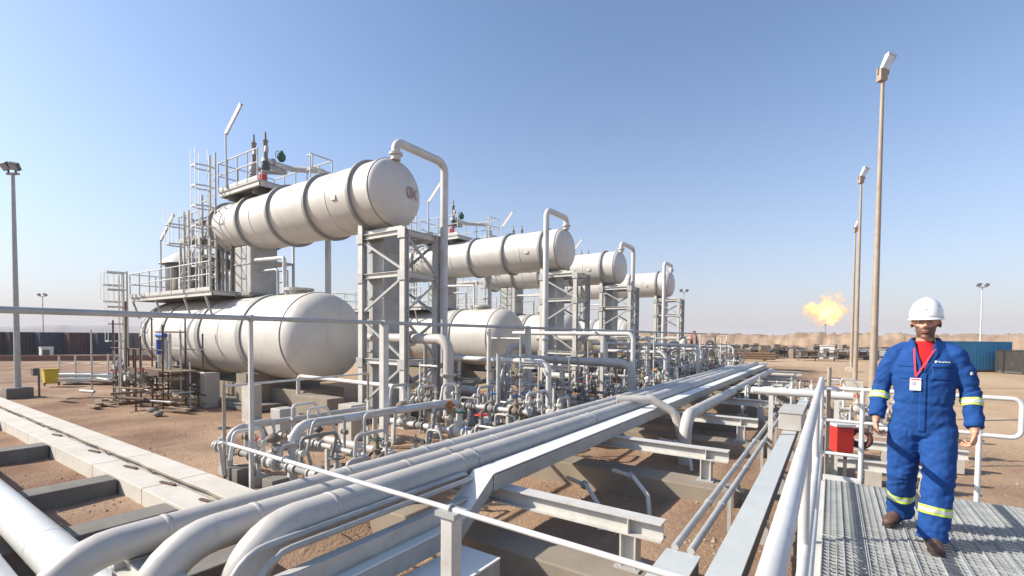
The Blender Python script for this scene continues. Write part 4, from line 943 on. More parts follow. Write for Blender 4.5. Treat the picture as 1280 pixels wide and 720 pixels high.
for i, (x, y, s) in enumerate(((-18.3, 6.3, .2), (-19.3, 6.5, .25), (-18.6, 7.4, .2))):
    solo('stone', MB().ell((x, y, .06), (s, s*.7, s*.45), 9, 6), CONCG, ('rounded stone lying right of the scaffold', 'biggest loose stone beside the scaffold foot', 'small stone near the concrete pier')[i], 'stone', (x, y, 0))
solo('concrete_pillar', MB().box((-19.3, 8.3, .6), (.45, .5, 1.3)), CONC, 'weathered concrete pillar between scaffold and nearest tank pier', 'concrete block', (-19.3, 8.3, 0), bev=.015)
# skids beyond on the left
t = thing('pipe_skid', 'low grey pipe skid on the sand left of the caged ladders', 'pipe skid', (-31.5, 8.6, 0)); rnd = random.Random(5)
part('frame', MB().box((-31.2, 8.8, .2), (5.6, 1.0, .16), rz=.55), STEEL, t)
for i in range(4): part('pipe', MB().tube([(-34+i*.25, 7.0+i*.2, .45), (-29.2+i*.2, 10.0+i*.15, .45)], .12, 12), (STEEL, ALU, STEELW, STEEL)[i], t)
for i in range(7):
    f = i/6; x = -33.6+4.6*f; y = 7.2+2.8*f; part('post', MB().cyl((x, y, 0), (x, y, rnd.uniform(1.1,1.6)), .04, 8), STEELW, t)
part('rail', MB().cyl((-33.6, 7.2, 1.05), (-29.0, 10.0, 1.05), .025, 8), STEELW, t)
t = thing('yellow_bin', 'yellow wheeled bin standing alone on the sand at left', 'bin', (-32.4, 6.6, 0))
part('body', MB().quadbox([V(-32.4+dx*.2, 6.6+dy*.22, z) if z < .5 else V(-32.4+dx*.26, 6.6+dy*.28, z) for z in (.12, .80) for dx, dy in ((-1,-1),(1,-1),(1,1),(-1,1))]), YELLOW, t, .01)
part('lid', MB().box((-32.4, 6.6, .83), (.57,.61,.05)), mat('yellow_lid', (.48,.36,.03), .5), t); 
for s in (-1, 1): part('wheel', MB().cyl((-32.15, 6.6+s*.24, .1), (-32.15, 6.6+s*.28, .1), .1, 12), BLACKR, t)
# ------------------------------------------------------------------ floodlight masts
def mast(label, base, H, r, heads, mt, lean=(0,0), block=False):
    x, y = base; t = thing('floodlight_mast', label, 'floodlight', (x, y, 0), 'floodlight masts')
    top = V(x+lean[0], y+lean[1], H)
    part('pole', MB().tube([(x, y, .2), ((x+top.x)/2, (y+top.y)/2, H/2), tuple(top)], r, 14, r1=r*.55), mt, t)
    part('base', MB().box((x, y, .14), (r*7, r*7, .4)) if not block else MB().box((x, y, .15), (.8, .8, .5)), CONCG, t, .02)
    part('crossarm', MB().box(top, (.12, .12, .1)) if heads == 1 else MB().bar(top-R0*(.45 if not block else .25), top+R0*(.45 if not block else .25), .08, .08), RPOLE, t)
    hs = ([(-.5, 0), (.5, 0)] if not block else [(-.2, 0), (.16, 0)]) if heads == 2 else [(0, .0)]
    for i, (dx, _) in enumerate(hs):
        c = top + R0*dx + Z0*.28 - F0*.08
        M = Matrix.Rotation(YAW, 3, 'Z') @ Matrix.Rotation(radians(38), 3, 'X') @ Matrix.Rotation(radians(-12 if dx < 0 else 12), 3, 'Y')
        f = part('floodlight', MB().box(c, (.50 if not block else .34,.16,.42 if not block else .3), M=M), DARK if heads == 2 else RPOLE, t, .02)
        part('lens', MB().box(c - M@V(0,.085,0), (.43 if not block else .28,.02,.35 if not block else .24), M=M), LAMPW if heads == 1 else mat('lamp_glass_dull', (.35,.36,.37), .2), f)
        part('bracket', MB().bar(top+R0*dx*.8, c - M@V(0,0,.1), .06, .06), DARK, t)
    return t
def mast_single(label, base, H, r):
    t = mast(label, base, H, r, 0, RPOLE) if False else thing('floodlight_mast', label, 'floodlight', (*base, 0), 'floodlight masts')
    x, y = base
    part('pole', MB().tube([(x, y, .2), (x, y, H/2), (x, y, H)], r, 14, r1=r*.42), RPOLE, t)
    part('base', MB().box((x, y, .14), (.8, .8, .4)), CONC, t, .02)
    top = V(x, y, H); d = (R0*.42 + Z0*.9).normalized()
    M = Matrix((R0*.9 - Z0*.43, F0, d)).transposed()
    part('ballast_box', MB().box(top+Z0*.12-R0*.03, (.26,.22,.42), rz=YAW), RPOLE, t, .03)
    f = part('floodlight', MB().quadbox([top+Z0*.46+R0*.10 + M@V(a*w, b*.10, z) for z, w in ((-.26,.10),(.38,.16)) for a, b in ((-1,-1),(1,-1),(1,1),(-1,1))]), STEELW, t, .02)
    part('lens', MB().box(top+Z0*.50+R0*.10 - M@V(0,.11,0), (.22,.02,.46), M=M), LAMPW, f)
    part('bracket', MB().bar(top+Z0*.25-R0*.2, top+Z0*.25+R0*.2, .05, .2), RPOLE, t)
    return t
mast_single('tallest rusty brown floodlight mast left of the worker', (1.19, 20.5), 11.55, .125)
mast_single('middle floodlight mast of the three at right', (1.13, 33.4), 11.6, .125)
mast_single('farthest and lowest looking of the three right floodlight masts', (1.36, 48.4), 11.6, .13)
mast('grey floodlight mast on concrete block at the far left', (-27.9, 4.7), 9.15, .11, 2, STEEL, block=True)
t = thing('control_post', 'small dark switch box fixed low beside the left mast', 'switch box', (-27.2, 5.2, 0)); part('box', MB().box((-27.2, 5.1, 1.05), (.3,.2,.3)), DARK, t, .01); part('post', MB().bar((-27.2, 5.2, 0), (-27.2, 5.2, 1.0), .06, .06), DARK, t)
mast('distant twin head floodlight mast behind the containers at left', (-104, 20.5), 8.2, .09, 2, STEEL)
mast('distant twin head floodlight mast beyond the farthest tower', (-21, 82.7), 10.3, .11, 2, STEEL)
mast('distant twin head floodlight mast behind the blue container', (15.6, 83.3), 9.4, .11, 2, STEELW)
# ------------------------------------------------------------------ containers, storage yard, fence, flare
def container(label, c, L, rz, col, W=2.44, H=2.59, lock=True):
    t = thing('shipping_container', label, 'container', (*c, 0)); Mz = Matrix.Rotation(rz, 3, 'Z'); mt = mat('container_%02x%02x%02x' % tuple(int(v*255) for v in col), col, .6, 0, tuple(v*.7 for v in col), .8, .6, dirt=((.3,.2,.13), 2, .35))
    c = V(*c, 0); P = lambda x, y, z: c + Mz @ V(x, y, z)
    def corr(a, b, n):         # corrugated wall from a to b
        mb = MB(); a, b = V(a), V(b); d = (b-a)/n; nr = V(d.y, -d.x, 0).normalized()*.045; pts = []
        for i in range(n):
            for f, s in ((0,0),(.2,1),(.5,1),(.7,0)): pts.append(a + d*(i+f) + nr*s)
        pts.append(b); o = len(mb.v)
        for p in pts: mb.v += [tuple(P(p.x, p.y, .12)), tuple(P(p.x, p.y, H-.1))]
        for i in range(len(pts)-1): mb.f.append((o+2*i, o+2*i+2, o+2*i+3, o+2*i+1)); mb.s.append(False)
        return mb
    x, y = L/2-.06, W/2-.05
    part('side_wall', corr((-x,-y,0),(x,-y,0), max(4, int(L/.28))), mt, t); part('side_wall', corr((x,y,0),(-x,y,0), max(4, int(L/.28))), mt, t)
    part('end_wall', corr((-x,y,0),(-x,-y,0), 8), mt, t); part('end_wall', corr((x,-y,0),(x,y,0), 8), mt, t)
    part('roof', MB().box(P(0,0,H-.05), (L,W,.06), rz=rz), mt, t); part('floor', MB().box(P(0,0,.1), (L,W,.14), rz=rz), DARK, t)
    for sx in (-1,1):
        for sy in (-1,1): part('corner_post', MB().box(P(sx*(L/2-.05), sy*(W/2-.05), H/2), (.16,.16,H), rz=rz), mt, t)
    for sy in (-1,1): part('top_rail', MB().box(P(0, sy*(W/2-.03), H-.06), (L,.09,.12), rz=rz), mt, t)
    return t
bc = container('bright blue shipping container standing beyond the worker at right', (9.6, 57.0), 6.06, YAW+.02, (.03,.26,.48))
container('dark rusty skip container beside the bright blue container', (13.2, 55.8), 2.6, YAW, (.04,.035,.03), 2.2, 1.9)
cols = [(.085,.04,.04), (.08,.035,.035), (.05,.045,.05), (.035,.055,.085), (.095,.045,.045), (.035,.05,.075), (.13,.13,.13)]
cn = ['leftmost dark red', 'second dark red', 'blackish', 'dark blue', 'right hand dark red', 'right hand dark navy', 'grey']
for i in range(7):
    p = V(-84.5, 9.2, 0) + (V(-75.6, 22.6, 0)-V(-84.5, 9.2, 0))*i/6
    container('%s container of the row at the far left' % cn[i], (p.x, p.y), 6.06 if i != 6 else 3.2, pi*.02-.0+pi, cols[i])
for i, (x, y) in enumerate(((-69, 9.6), (-66, 13.2))):
    t = thing('site_cabin', 'small white cabin box in front of the dark containers, %s one' % ('left','right')[i], 'cabin', (x, y, 0)); part('body', MB().box((x, y, .55), (.9,.9,1.0)), WHITE, t, .02); part('panel', MB().box((x+.46, y-.1, .55), (.02,.5,.6)), DARK, t); part('roof', MB().box((x, y, 1.08), (1.0,1.0,.06)), STEELW, t)
def farwall(label, a, b, h, mt):
    solo('boundary_wall', MB().bar((*a, h/2), (*b, h/2), .3, h), mt, label, 'wall', (a[0], a[1], 0))
farwall('low dark red brown boundary bank below the containers', (-66, 5), (-40, 34), .5, mat('bank_red', (.22,.11,.08), .9))
farwall('pale long beam line behind the caged ladders', (-62, 18), (-45, 40), .9, CONC)
# yard prototypes
def pipe_stack(loc, rz, mt, n, L, label):
    t = thing('pipe_bundle', label, 'pipe bundle', (*loc, 0), 'bundles of stored pipe in the yard'); M = Matrix.Rotation(rz, 3, 'Z')
    for k in (-L*.3, L*.3): part('bearer', MB().box(V(*loc, .08) + M@V(k,0,0), (.2, n*.34, .16), rz=rz), WOOD, t)
    for j in range(3):
        for i in range(n-j):
            c = V(*loc, 0) + M@V(0, (i-(n-1-j)/2)*.32, 0) + Z0*(.32+j*.27); part('pipe', MB().cyl(c - M@V(L/2,0,0), c + M@V(L/2,0,0), .15, 8), mt, t)
    return t
def crates(loc, rz, mt, n, label):
    t = thing('crate_stack', label, 'crate stack', (*loc, 0), 'stacked crates in the yard'); M = Matrix.Rotation(rz, 3, 'Z'); rnd = random.Random(n)
    for i in range(n):
        for j in range(rnd.choice((1,1,2,3))):
            c = V(*loc, 0) + M@V(i*1.1-n*.55, 0, 0) + Z0*(.32+j*.55); part('crate', MB().box(c, (.95,.85,.44), rz=rz), mt, t); part('pallet', MB().box(c-Z0*.27, (1.0,.9,.08), rz=rz), WOOD, t)
    return t
def rackf(loc, rz, mt, label):
    t = thing('storage_rack', label, 'storage rack', (*loc, 0), 'steel racks in the yard'); M = Matrix.Rotation(rz, 3, 'Z')
    for x in (-2, 0, 2):
        for y in (-.5, .5): part('post', MB().bar(V(*loc, 0)+M@V(x,y,0), V(*loc, 1.3)+M@V(x,y,0), .1, .1), mt, t)
    for z in (.5, 1.25): part('shelf', MB().box(V(*loc, z), (4.3,1.2,.08), rz=rz), mt, t)
    for i in range(4): part('load', MB().box(V(*loc, .78)+M@V(-1.5+i, 0, 0), (.7,.8,.4+.1*(i%2)), rz=rz), (WOOD, RUST, STEELW, BROWNC)[i], t)
    return t
Y1 = pipe_stack((0, 70), 0, BROWNP, 4, 5, 'rust brown bundle of stored pipes lying in the far yard')
Y2 = pipe_stack((3, 75), 0, STEELW, 4, 6, 'pale bundle of stored pipes lying in the far yard')
Y3 = crates((-6, 66), 0, MUD, 5, 'timber crates stacked in the far storage yard')
Y4 = crates((-10, 80), 0, mat('brown_crate', (.18,.12,.08), .9), 3, 'dark brown crates stacked in the far storage yard')
Y5 = rackf((-4, 60), 0, DUSTY, 'grey steel storage rack with boxes in the far yard')
Y6 = rackf((-4, 90), 0, RUST, 'rusty steel storage rack with boxes in the far yard')
rnd = random.Random(12); PR = [Y1, Y2, Y3, Y4, Y5, Y6]
def yard_at(px_, d, p, rz):
    u = (px_-640)/591; q = F0*d + R0*(u*d); return (q.x, q.y, 0)
spots = []
for i in range(66):
    for _ in range(30):
        px_ = rnd.uniform(858, 1100) if rnd.random() < .82 else rnd.uniform(1262, 1330)
        d = rnd.choice((58, 62, 66, 64, 72, 80, 90, 102))*rnd.uniform(.95,1.05)
        if px_ < 900 and d < 50: d += 20
        q = yard_at(px_, d, None, 0)
        if all((V(q)-V(s)).length > 5 for s in spots): break
    spots.append(q); p = PR[i] if i < 6 else rnd.choice(PR)
    if i < 6: p.location = q; p.rotation_euler.z = YAW + rnd.uniform(-.3,.3)
    else: copy_to(p, q, p['label'], YAW + rnd.uniform(-.35,.35))
for i in range(26):     # left yard strip, beyond the caged ladders and between the trains
    px_ = rnd.uniform(118, 200) if i < 8 else rnd.uniform(560, 860); d = rnd.uniform(60, 95); q = yard_at(px_, d, None, 0); p = rnd.choice(PR); copy_to(p, q, p['label'], YAW + rnd.uniform(-.3,.3))
for i in range(110):     # the long brown rows of scrap and stores below the sand bank
    for _ in range(20):
        q = yard_at(rnd.uniform(856, 1110), rnd.uniform(66, 106), None, 0)
        if all((V(q)-V(s)).length > 3.2 for s in spots): break
    spots.append(q); p = rnd.choice((PR[0], PR[2], PR[3], PR[5], PR[0], PR[1])); copy_to(p, q, p['label'], YAW + rnd.uniform(-.3,.3))
t = thing('yard_fence', 'line of tall thin fence posts before the sand berm', 'fence', (0, 96, 0))
a, b = V(-38, 92, 0), V(44, 104, 0); n = 26
for i in range(n+1):
    p = a + (b-a)*i/n; part('post', MB().bar(p, p+Z0*(3.2+.25*(i%3)), .11, .11), RPOLE, t)
for z in (1.0, 2.0, 2.9): part('wire', MB().bar(a+Z0*z, b+Z0*z, .025, .025), STEEL, t)
t = thing('white_hut', 'tiny white hut in the yard below the flare', 'hut', (-1, 84, 0)); q = yard_at(1034, 62, None, 0)
t.location = q; ORG[t.name] = q; part('body', MB().box((q[0], q[1], .9), (1.6,1.6,1.7)), WHITE, t); part('roof', MB().box((q[0], q[1], 1.8), (1.8,1.8,.1)), STEELW, t); part('door', MB().box((q[0]-.1, q[1]-.82, .75), (.6,.04,1.3)), DARK, t)
# flare stack with flame (a real emitting volume)
q = V(yard_at(1031, 150, None, 0)); fz = 2.75 + (424.5-391)/591*150
t = thing('flare_stack', 'thin distant flare stack burning with a bright yellow flame', 'flare', (q.x, q.y, 0))
part('stack', MB().cyl((q.x, q.y, 0), (q.x, q.y, fz-4.6), .10, 10), DUSTY, t); part('tip', MB().cyl((q.x, q.y, fz-4.6), (q.x, q.y, fz-3.9), .2, 12), DARK, t)
for k in (-1, 1): part('guy_wire', MB().cyl((q.x, q.y, fz-6), (q.x+R0.x*6*k, q.y+R0.y*6*k, 0), .03, 6), STEEL, t)
FM = bpy.data.materials.new('flame'); FM.use_nodes = True; n = FM.node_tree; n.nodes.clear(); N = n.nodes.new; Lk = n.links.new
o_ = N('ShaderNodeOutputMaterial'); tcn = N('ShaderNodeTexCoord').outputs['Object']
nz = N('ShaderNodeTexNoise'); nz.inputs['Scale'].default_value = .26; nz.inputs['Detail'].default_value = 5; nz.inputs['Roughness'].default_value = .6; Lk(tcn, nz.inputs[0])
mpn = N('ShaderNodeMapping'); mpn.inputs['Location'].default_value = (3, 1, 7); Lk(tcn, mpn.inputs[0]); Lk(mpn.outputs[0], nz.inputs[0])
vs = N('ShaderNodeVectorMath'); vs.operation = 'SUBTRACT'; vs.inputs[1].default_value = (.5,.5,.5); Lk(nz.outputs[1], vs.inputs[0])
vm = N('ShaderNodeVectorMath'); vm.operation = 'SCALE'; vm.inputs['Scale'].default_value = 17.0; Lk(vs.outputs[0], vm.inputs[0])
va = N('ShaderNodeVectorMath'); va.operation = 'ADD'; Lk(tcn, va.inputs[0]); Lk(vm.outputs[0], va.inputs[1])
vd = N('ShaderNodeVectorMath'); vd.operation = 'DIVIDE'; vd.inputs[1].default_value = (5.6, 5.6, 4.2); Lk(va.outputs[0], vd.inputs[0])
vl = N('ShaderNodeVectorMath'); vl.operation = 'LENGTH'; Lk(vd.outputs[0], vl.inputs[0])
mr = N('ShaderNodeMapRange'); mr.inputs[1].default_value = 1.08; mr.inputs[2].default_value = .25; Lk(vl.outputs['Value'], mr.inputs[0])
cr = N('ShaderNodeValToRGB'); cr.color_ramp.elements[0].color = (1,.38,.08,1); cr.color_ramp.elements[1].color = (1,.70,.32,1); cr.color_ramp.elements[0].position = .05; cr.color_ramp.elements[1].position = .7; Lk(mr.outputs[0], cr.inputs[0])
pw_ = N('ShaderNodeMath'); pw_.operation = 'POWER'; pw_.inputs[1].default_value = 1.9; Lk(mr.outputs[0], pw_.inputs[0])
ml = N('ShaderNodeMath'); ml.operation = 'MULTIPLY'; ml.inputs[1].default_value = .85; Lk(pw_.outputs[0], ml.inputs[0])
em = N('ShaderNodeEmission'); Lk(cr.outputs[0], em.inputs[0]); Lk(ml.outputs[0], em.inputs[1]); ab = N('ShaderNodeVolumeAbsorption'); ab.inputs[0].default_value = (1,.55,.12,1); a2 = N('ShaderNodeMath'); a2.operation = 'MULTIPLY'; a2.inputs[1].default_value = .42; Lk(mr.outputs[0], a2.inputs[0]); Lk(a2.outputs[0], ab.inputs[1]); ads = N('ShaderNodeAddShader'); Lk(em.outputs[0], ads.inputs[0]); Lk(ab.outputs[0], ads.inputs[1]); Lk(ads.outputs[0], o_.inputs['Volume'])
fo = bpy.data.objects.new('flame', MB().ell((0,0,0), (8.5,8.5,7.5), 24, 14).mesh('flame', FM)); COL.objects.link(fo); fo.parent = t; fo.location = (0, 0, fz+.3)
# ------------------------------------------------------------------ the worker
from mathutils.bvhtree import BVHTree
def remesh(mb, vox, sm=4):
    me = mb.mesh('tmp', None); o = bpy.data.objects.new('tmp', me); COL.objects.link(o)
    r = o.modifiers.new('r', 'REMESH'); r.mode = 'VOXEL'; r.voxel_size = vox; r.use_smooth_shade = True
    if sm: s = o.modifiers.new('s', 'SMOOTH'); s.factor = .5; s.iterations = sm
    dg = bpy.context.evaluated_depsgraph_get(); dg.update(); n = bpy.data.meshes.new_from_object(o.evaluated_get(dg))
    bpy.data.objects.remove(o); bpy.data.meshes.remove(me); return n
def limb(mb, pts, rs, n=16, flat=1):       # tapered chain with round joints
    pts = [V(p) for p in pts]
    for i in range(len(pts)-1):
        mb.tube([pts[i], pts[i+1]], rs[i], n, r1=rs[i+1])
    for p, r in zip(pts, rs): mb.ell(p, (r*.995,)*3, n, 8)
PW = V(.60, 4.86, 1.2); PRZ = radians(-8)
man = bpy.data.objects.new('person', None); COL.objects.link(man); man.location = PW; man.rotation_euler.z = PRZ
man['label'] = 'worker in blue coveralls, white hard hat and lanyard badge striding over the grating'; man['category'] = 'person'
ORG[man.name] = tuple(PW)
def mpart(name, me, mt, parent=man):
    if isinstance(me, MB): me = me.mesh(name, None)
    me.materials.clear(); me.materials.append(mt); me.name = name
    o = bpy.data.objects.new(name, me); COL.objects.link(o); o.parent = parent; ORG[o.name] = (0,0,0); return o
SHR, SHL = (-.182, .0, 1.432), (.182, .0, 1.432)
ELR, ELL = (-.262, .045, 1.16), (.262, .035, 1.155)
WRR, WRL = (-.282, -.06, .915), (.292, -.07, .90)
HPR, HPL = (-.095, .0, .87), (.095, .0, .87)
KNR, KNL = (-.112, .035, .49), (.105, -.115, .50)
ANR, ANL = (-.125, .215, .13), (.085, -.185, .10)
# --- body: one continuous surface
b = MB()
b.loft([((0,.01,.86),.15,.10),((0,.01,1.0),.14,.095),((0,.01,1.15),.145,.10),((0,.01,1.32),.165,.105),((0,.005,1.43),.155,.09),((0,.01,1.49),.09,.065),((0,.005,1.53),.058,.06),((0,-.005,1.62),.054,.058)])
for s, e, wr in ((SHR,ELR,WRR),(SHL,ELL,WRL)): limb(b, [s, e, wr], [.052, .043, .030])
for h, k, a in ((HPR,KNR,ANR),(HPL,KNL,ANL)): limb(b, [h, k, a], [.082, .058, .042])
HC = V(0, -.016, 1.680)
b.ell(HC+1.07*V(0,.02,.02), (.079,.098,.106), 24, 16)                    # skull
b.ell(HC+1.07*V(0,-.028,-.045), (.062,.066,.079), 20, 14)               # jaw and face
b.ell(HC+1.07*V(0,-.062,-.105), (.030,.022,.020), 14, 8)                # chin
b.ell(HC+1.07*V(-.034,-.062,-.028), (.024,.018,.020), 12, 8); b.ell(HC+1.07*V(.034,-.062,-.028), (.024,.018,.020), 12, 8)   # cheeks
b.tube([HC+1.07*V(0,-.082,.012), HC+1.07*V(0,-.098,-.018), HC+1.07*V(0,-.108,-.034)], .008, 10, r1=.0135)
for s in (-1,1): b.ell(HC+1.07*V(s*.012,-.096,-.038), (.008,.010,.007), 10, 6)   # nostril wings
b.ell(HC+1.07*V(0,-.083,.026), (.048,.014,.010), 14, 8)                 # brow
b.ell(HC+1.07*V(0,-.084,-.069), (.024,.012,.013), 14, 8)                # mouth mound
for s in (-1,1): b.ell(HC+1.07*V(s*.078,.012,-.012), (.009,.018,.031), 12, 8, Matrix.Rotation(s*.35,3,'Z'))
def hand(w, d, side):
    w = V(w); d = V(d).normalized(); fwd = (V(0,-1,0) - d*V(0,-1,0).dot(d)).normalized(); pn = V(-side, .25, 0); pn = (pn - d*pn.dot(d) - fwd*pn.dot(fwd)*.6).normalized()
    Mh = Matrix((fwd, pn, d)).transposed()
    b.ell(w + d*.056, (.045,.019,.058), 16, 10, Mh); b.ell(w + d*.012, (.031,.026,.034), 14, 8, Mh)
    for i, L in enumerate((.078,.088,.083,.066)):
        off = (.034 - i*.0228); r = .0098 if i < 3 else .0086
        p = w + d*(.088 - abs(i-1.2)*.004) + fwd*off; cur = .50 + .10*i; q = [p - d*.02, p]; ang = 0
        dd = (d + fwd*(.05-.035*i)).normalized()
        for f, a in ((.45,cur),(.32,cur*1.3),(.23,cur)):
            ang += a; v = dd*cos(ang) + pn*sin(ang); p = p + v*L*f; q.append(p)
        limb(b, q, [r*1.05, r*1.1, r, r*.92, r*.8], 10)
    p = w + d*.030 + fwd*.030
    limb(b, [w+d*.022+fwd*.012, p+d*.006+fwd*.010, p + d*.040 + fwd*.024 + pn*.010, p + d*.068 + fwd*.022 + pn*.020], [.014,.0125,.0105,.0085], 10)
hand(V(WRR)+V(0,-.004,-.018), (.03,-.16,-1), -1); hand(V(WRL)+V(0,-.004,-.012), (-.02,-.16,-1), 1)
bm_ = remesh(b, .0047, 3)
SK = bpy.data.materials.new('skin'); SK.use_nodes = True; n = SK.node_tree; B = n.nodes['Principled BSDF']; B.inputs['Roughness'].default_value = .5
B.inputs['Subsurface Weight'].default_value = .08; B.inputs['Subsurface Radius'].default_value = (.01,.004,.002)
tcn = n.nodes.new('ShaderNodeTexCoord').outputs['Object']
def mth(op, a, b_=None, clamp=False):
    q = n.nodes.new('ShaderNodeMath'); q.operation = op; q.use_clamp = clamp
    for i, v in enumerate((a, b_)):
        if v is None: continue
        if isinstance(v, (int, float)): q.inputs[i].default_value = v
        else: n.links.new(v, q.inputs[i])
    return q.outputs[0]
sp = n.nodes.new('ShaderNodeSeparateXYZ'); n.links.new(tcn, sp.inputs[0])
nzs = n.nodes.new('ShaderNodeTexNoise'); nzs.inputs['Scale'].default_value = 420; n.links.new(tcn, nzs.inputs[0])
nzm = n.nodes.new('ShaderNodeTexNoise'); nzm.inputs['Scale'].default_value = 30; n.links.new(tcn, nzm.inputs[0])
zz = mth('ADD', sp.outputs[2], mth('MULTIPLY', mth('SUBTRACT', nzm.outputs[0], .5), .02))
up = mth('MULTIPLY', mth('SUBTRACT', mth('ADD', 1.634, mth('MULTIPLY', mth('ABSOLUTE', sp.outputs[0]), .5)), zz), 70, True)     # below cheek line
lo = mth('MULTIPLY', mth('SUBTRACT', zz, 1.548), 60, True)
fr = mth('MULTIPLY', mth('SUBTRACT', .02, sp.outputs[1]), 30, True)
bd = mth('MULTIPLY', mth('MULTIPLY', up, lo), fr); bd = mth('MULTIPLY', bd, mth('ADD', .42, mth('MULTIPLY', nzs.outputs[0], .75)))
mx = n.nodes.new('ShaderNodeMix'); mx.data_type = 'RGBA'; mx.inputs[6].default_value = (.60,.31,.195,1); mx.inputs[7].default_value = (.055,.032,.024,1)
n.links.new(bd, mx.inputs[0]); n.links.new(mx.outputs[2], B.inputs['Base Color'])
body = mpart('body', bm_, SK)
LIP = mat('lip', (.30,.10,.08), .5)
mb = MB(); mb.ell(HC+1.07*V(0,-.0955,-.0655), (.020,.0055,.0042), 14, 6); mpart('upper_lip', mb, LIP, body)
mb = MB(); mb.ell(HC+1.07*V(0,-.0945,-.0735), (.018,.0065,.0050), 14, 6); mpart('lower_lip', mb, LIP, body)
EW = mat('eye_white', (.65,.62,.58), .3); HAIR = mat('dark_hair', (.03,.02,.016), .8)
for s in (-1,1):
    e = mpart('eye', MB().ell(HC+1.07*V(s*.030,-.0785,.004), (.0125,.008,.0065), 14, 8), EW, body)
    mpart('eyebrow', MB().ell(HC+1.07*V(s*.031,-.0935,.023), (.020,.004,.0042), 12, 6, Matrix.Rotation(s*.12,3,'Y')), HAIR, body)
    mpart('iris', MB().ell(HC+1.07*V(s*.030,-.0850,.004), (.0058,.0022,.0058), 12, 6), HAIR, body)
mpart('hair', MB().ell(HC+1.07*V(0,.042,.012), (.080,.080,.078), 24, 14), HAIR, body)
# --- coverall
c = MB()
c.loft([((0,.0,.80),.165,.12),((0,.0,.90),.188,.135),((0,.0,1.0),.186,.13),((0,-.01,1.08),.176,.13),((0,-.005,1.2),.186,.136),((0,.0,1.32),.198,.136),((0,.005,1.40),.196,.122),((0,.01,1.445),.182,.110),((0,.012,1.485),.132,.095),((0,.012,1.515),.095,.084),((0,.012,1.535),.078,.078)], 28)
for sgn, s, e, wr in ((-1,SHR,ELR,WRR),(1,SHL,ELL,WRL)):
    w2 = V(wr) + (V(wr)-V(e)).normalized()*-.005; c.ell((s[0]*.93, s[1]+.005, s[2]-.012), (.072,.078,.066), 16, 10)
    mid = (V(s)+V(e))/2 + V(sgn*.004,0,0); limb(c, [V(s)+V(-sgn*.012,0,-.02), mid, e], [.068,.066,.060]); fm = (V(e)+w2)/2; limb(c, [e, fm], [.060,.058]); c.tube([fm, w2], .058, 16, r1=.053)
for sgn in (-1, 1): limb(c, [(sgn*.045,.02,1.515), (sgn*.12,.012,1.472), (sgn*.176,.0,1.428)], [.052,.056,.066])
for h, k, a in ((HPR,KNR,ANR),(HPL,KNL,ANL)):
    h, k, a = V(h), V(k), V(a); limb(c, [h+V(0,0,-.02), (h+k)/2+V(0,.005,0), k], [.112,.108,.094]); m_ = k.lerp(a, .55); limb(c, [k, m_], [.094,.090]); c.tube([m_, a+V(0,.0,-.045)], .090, 18, r1=.088)
c.ell((0,.02,.83), (.15,.13,.07), 20, 10)
cm = remesh(c, .0085, 5)
seg = [(V(SHR),V(ELR),V(WRR)), (V(SHL),V(ELL),V(WRL))]
for v, nm in zip(cm.vertices, [w_.vector.copy() for w_ in cm.vertex_normals]):
    p = v.co; z = p.z; q = 0
    n1 = noise.noise(V(p.x*7, p.y*7, z*13)); q += .0042*(1-abs(n1)*3)                              # broad soft folds
    n2 = noise.noise(V(p.x*7+z*7, p.y*8, z*15 - p.x*16)); q += .0048*(1-2.6*abs(n2)) if z < .75 or abs(p.x) > .23 else .0032*(1-2.6*abs(n2)); n3 = noise.noise(V(p.x*22 + z*8, p.y*20, z*24 + p.x*14)); q += .0012*(1-2.6*abs(n3))
    for jt in (ELR, ELL, KNR, KNL, (0,0,1.06), (0,-.05,.80)):                                       # creases gather at the joints
        d = (p-V(jt)).length
        if d < .2: q += .0038*(1-d/.2)*sin(z*105 + 16*noise.noise(p*8) + p.x*45)
    if .16 > z: q += .0035*sin(z*95+p.x*50+9*noise.noise(p*12))
    q -= .007*math.exp(-((z-1.045)/.018)**2) if abs(p.x) < .24 and z > .9 else 0
    v.co = p + nm*q
cm.update()
def cut(me, planes_keep, push=.003, extra=None):
    bm = bmesh.new(); bm.from_mesh(me)
    for co, no in planes_keep:
        bmesh.ops.bisect_plane(bm, geom=bm.verts[:]+bm.edges[:]+bm.faces[:], plane_co=co, plane_no=no, clear_outer=True)
    if extra:
        bmesh.ops.delete(bm, geom=[f for f in bm.faces if not extra(f.calc_center_median())], context='FACES')
    bm.normal_update()
    for v in bm.verts: v.co += v.normal*push
    r = bpy.data.meshes.new('band'); bm.to_mesh(r); bm.free()
    r.polygons.foreach_set('use_smooth', [True]*len(r.polygons)); return r
LIMEB = mat('lime_reflective', (.62,.78,.10), .5); SILV = mat('silver_reflective', (.62,.64,.62), .3, .2)
bands = []
for (e, wr, s) in ((V(ELR),V(WRR),-1),(V(ELL),V(WRL),1)):
    d = (wr-e).normalized(); cc = e + d*.085; ex = lambda q, s=s: q.x*s > .205
    bands.append(cut(cm, [(cc-d*.028, -d), (cc+d*.028, d)], .003, ex)); bands.append((cut(cm, [(cc-d*.012, -d), (cc+d*.012, d)], .0045, ex)))
for (k, a, s) in ((V(KNR),V(ANR),-1),(V(KNL),V(ANL),1)):
    d = (a-k).normalized(); cc = k + d*.235; ex = (lambda q: q.y > .03 and q.z < .45) if s < 0 else (lambda q: q.y < .02 and q.z < .45)
    bands.append(cut(cm, [(cc-d*.030, -d), (cc+d*.030, d)], .003, ex)); bands.append((cut(cm, [(cc-d*.012, -d), (cc+d*.012, d)], .0045, ex)))
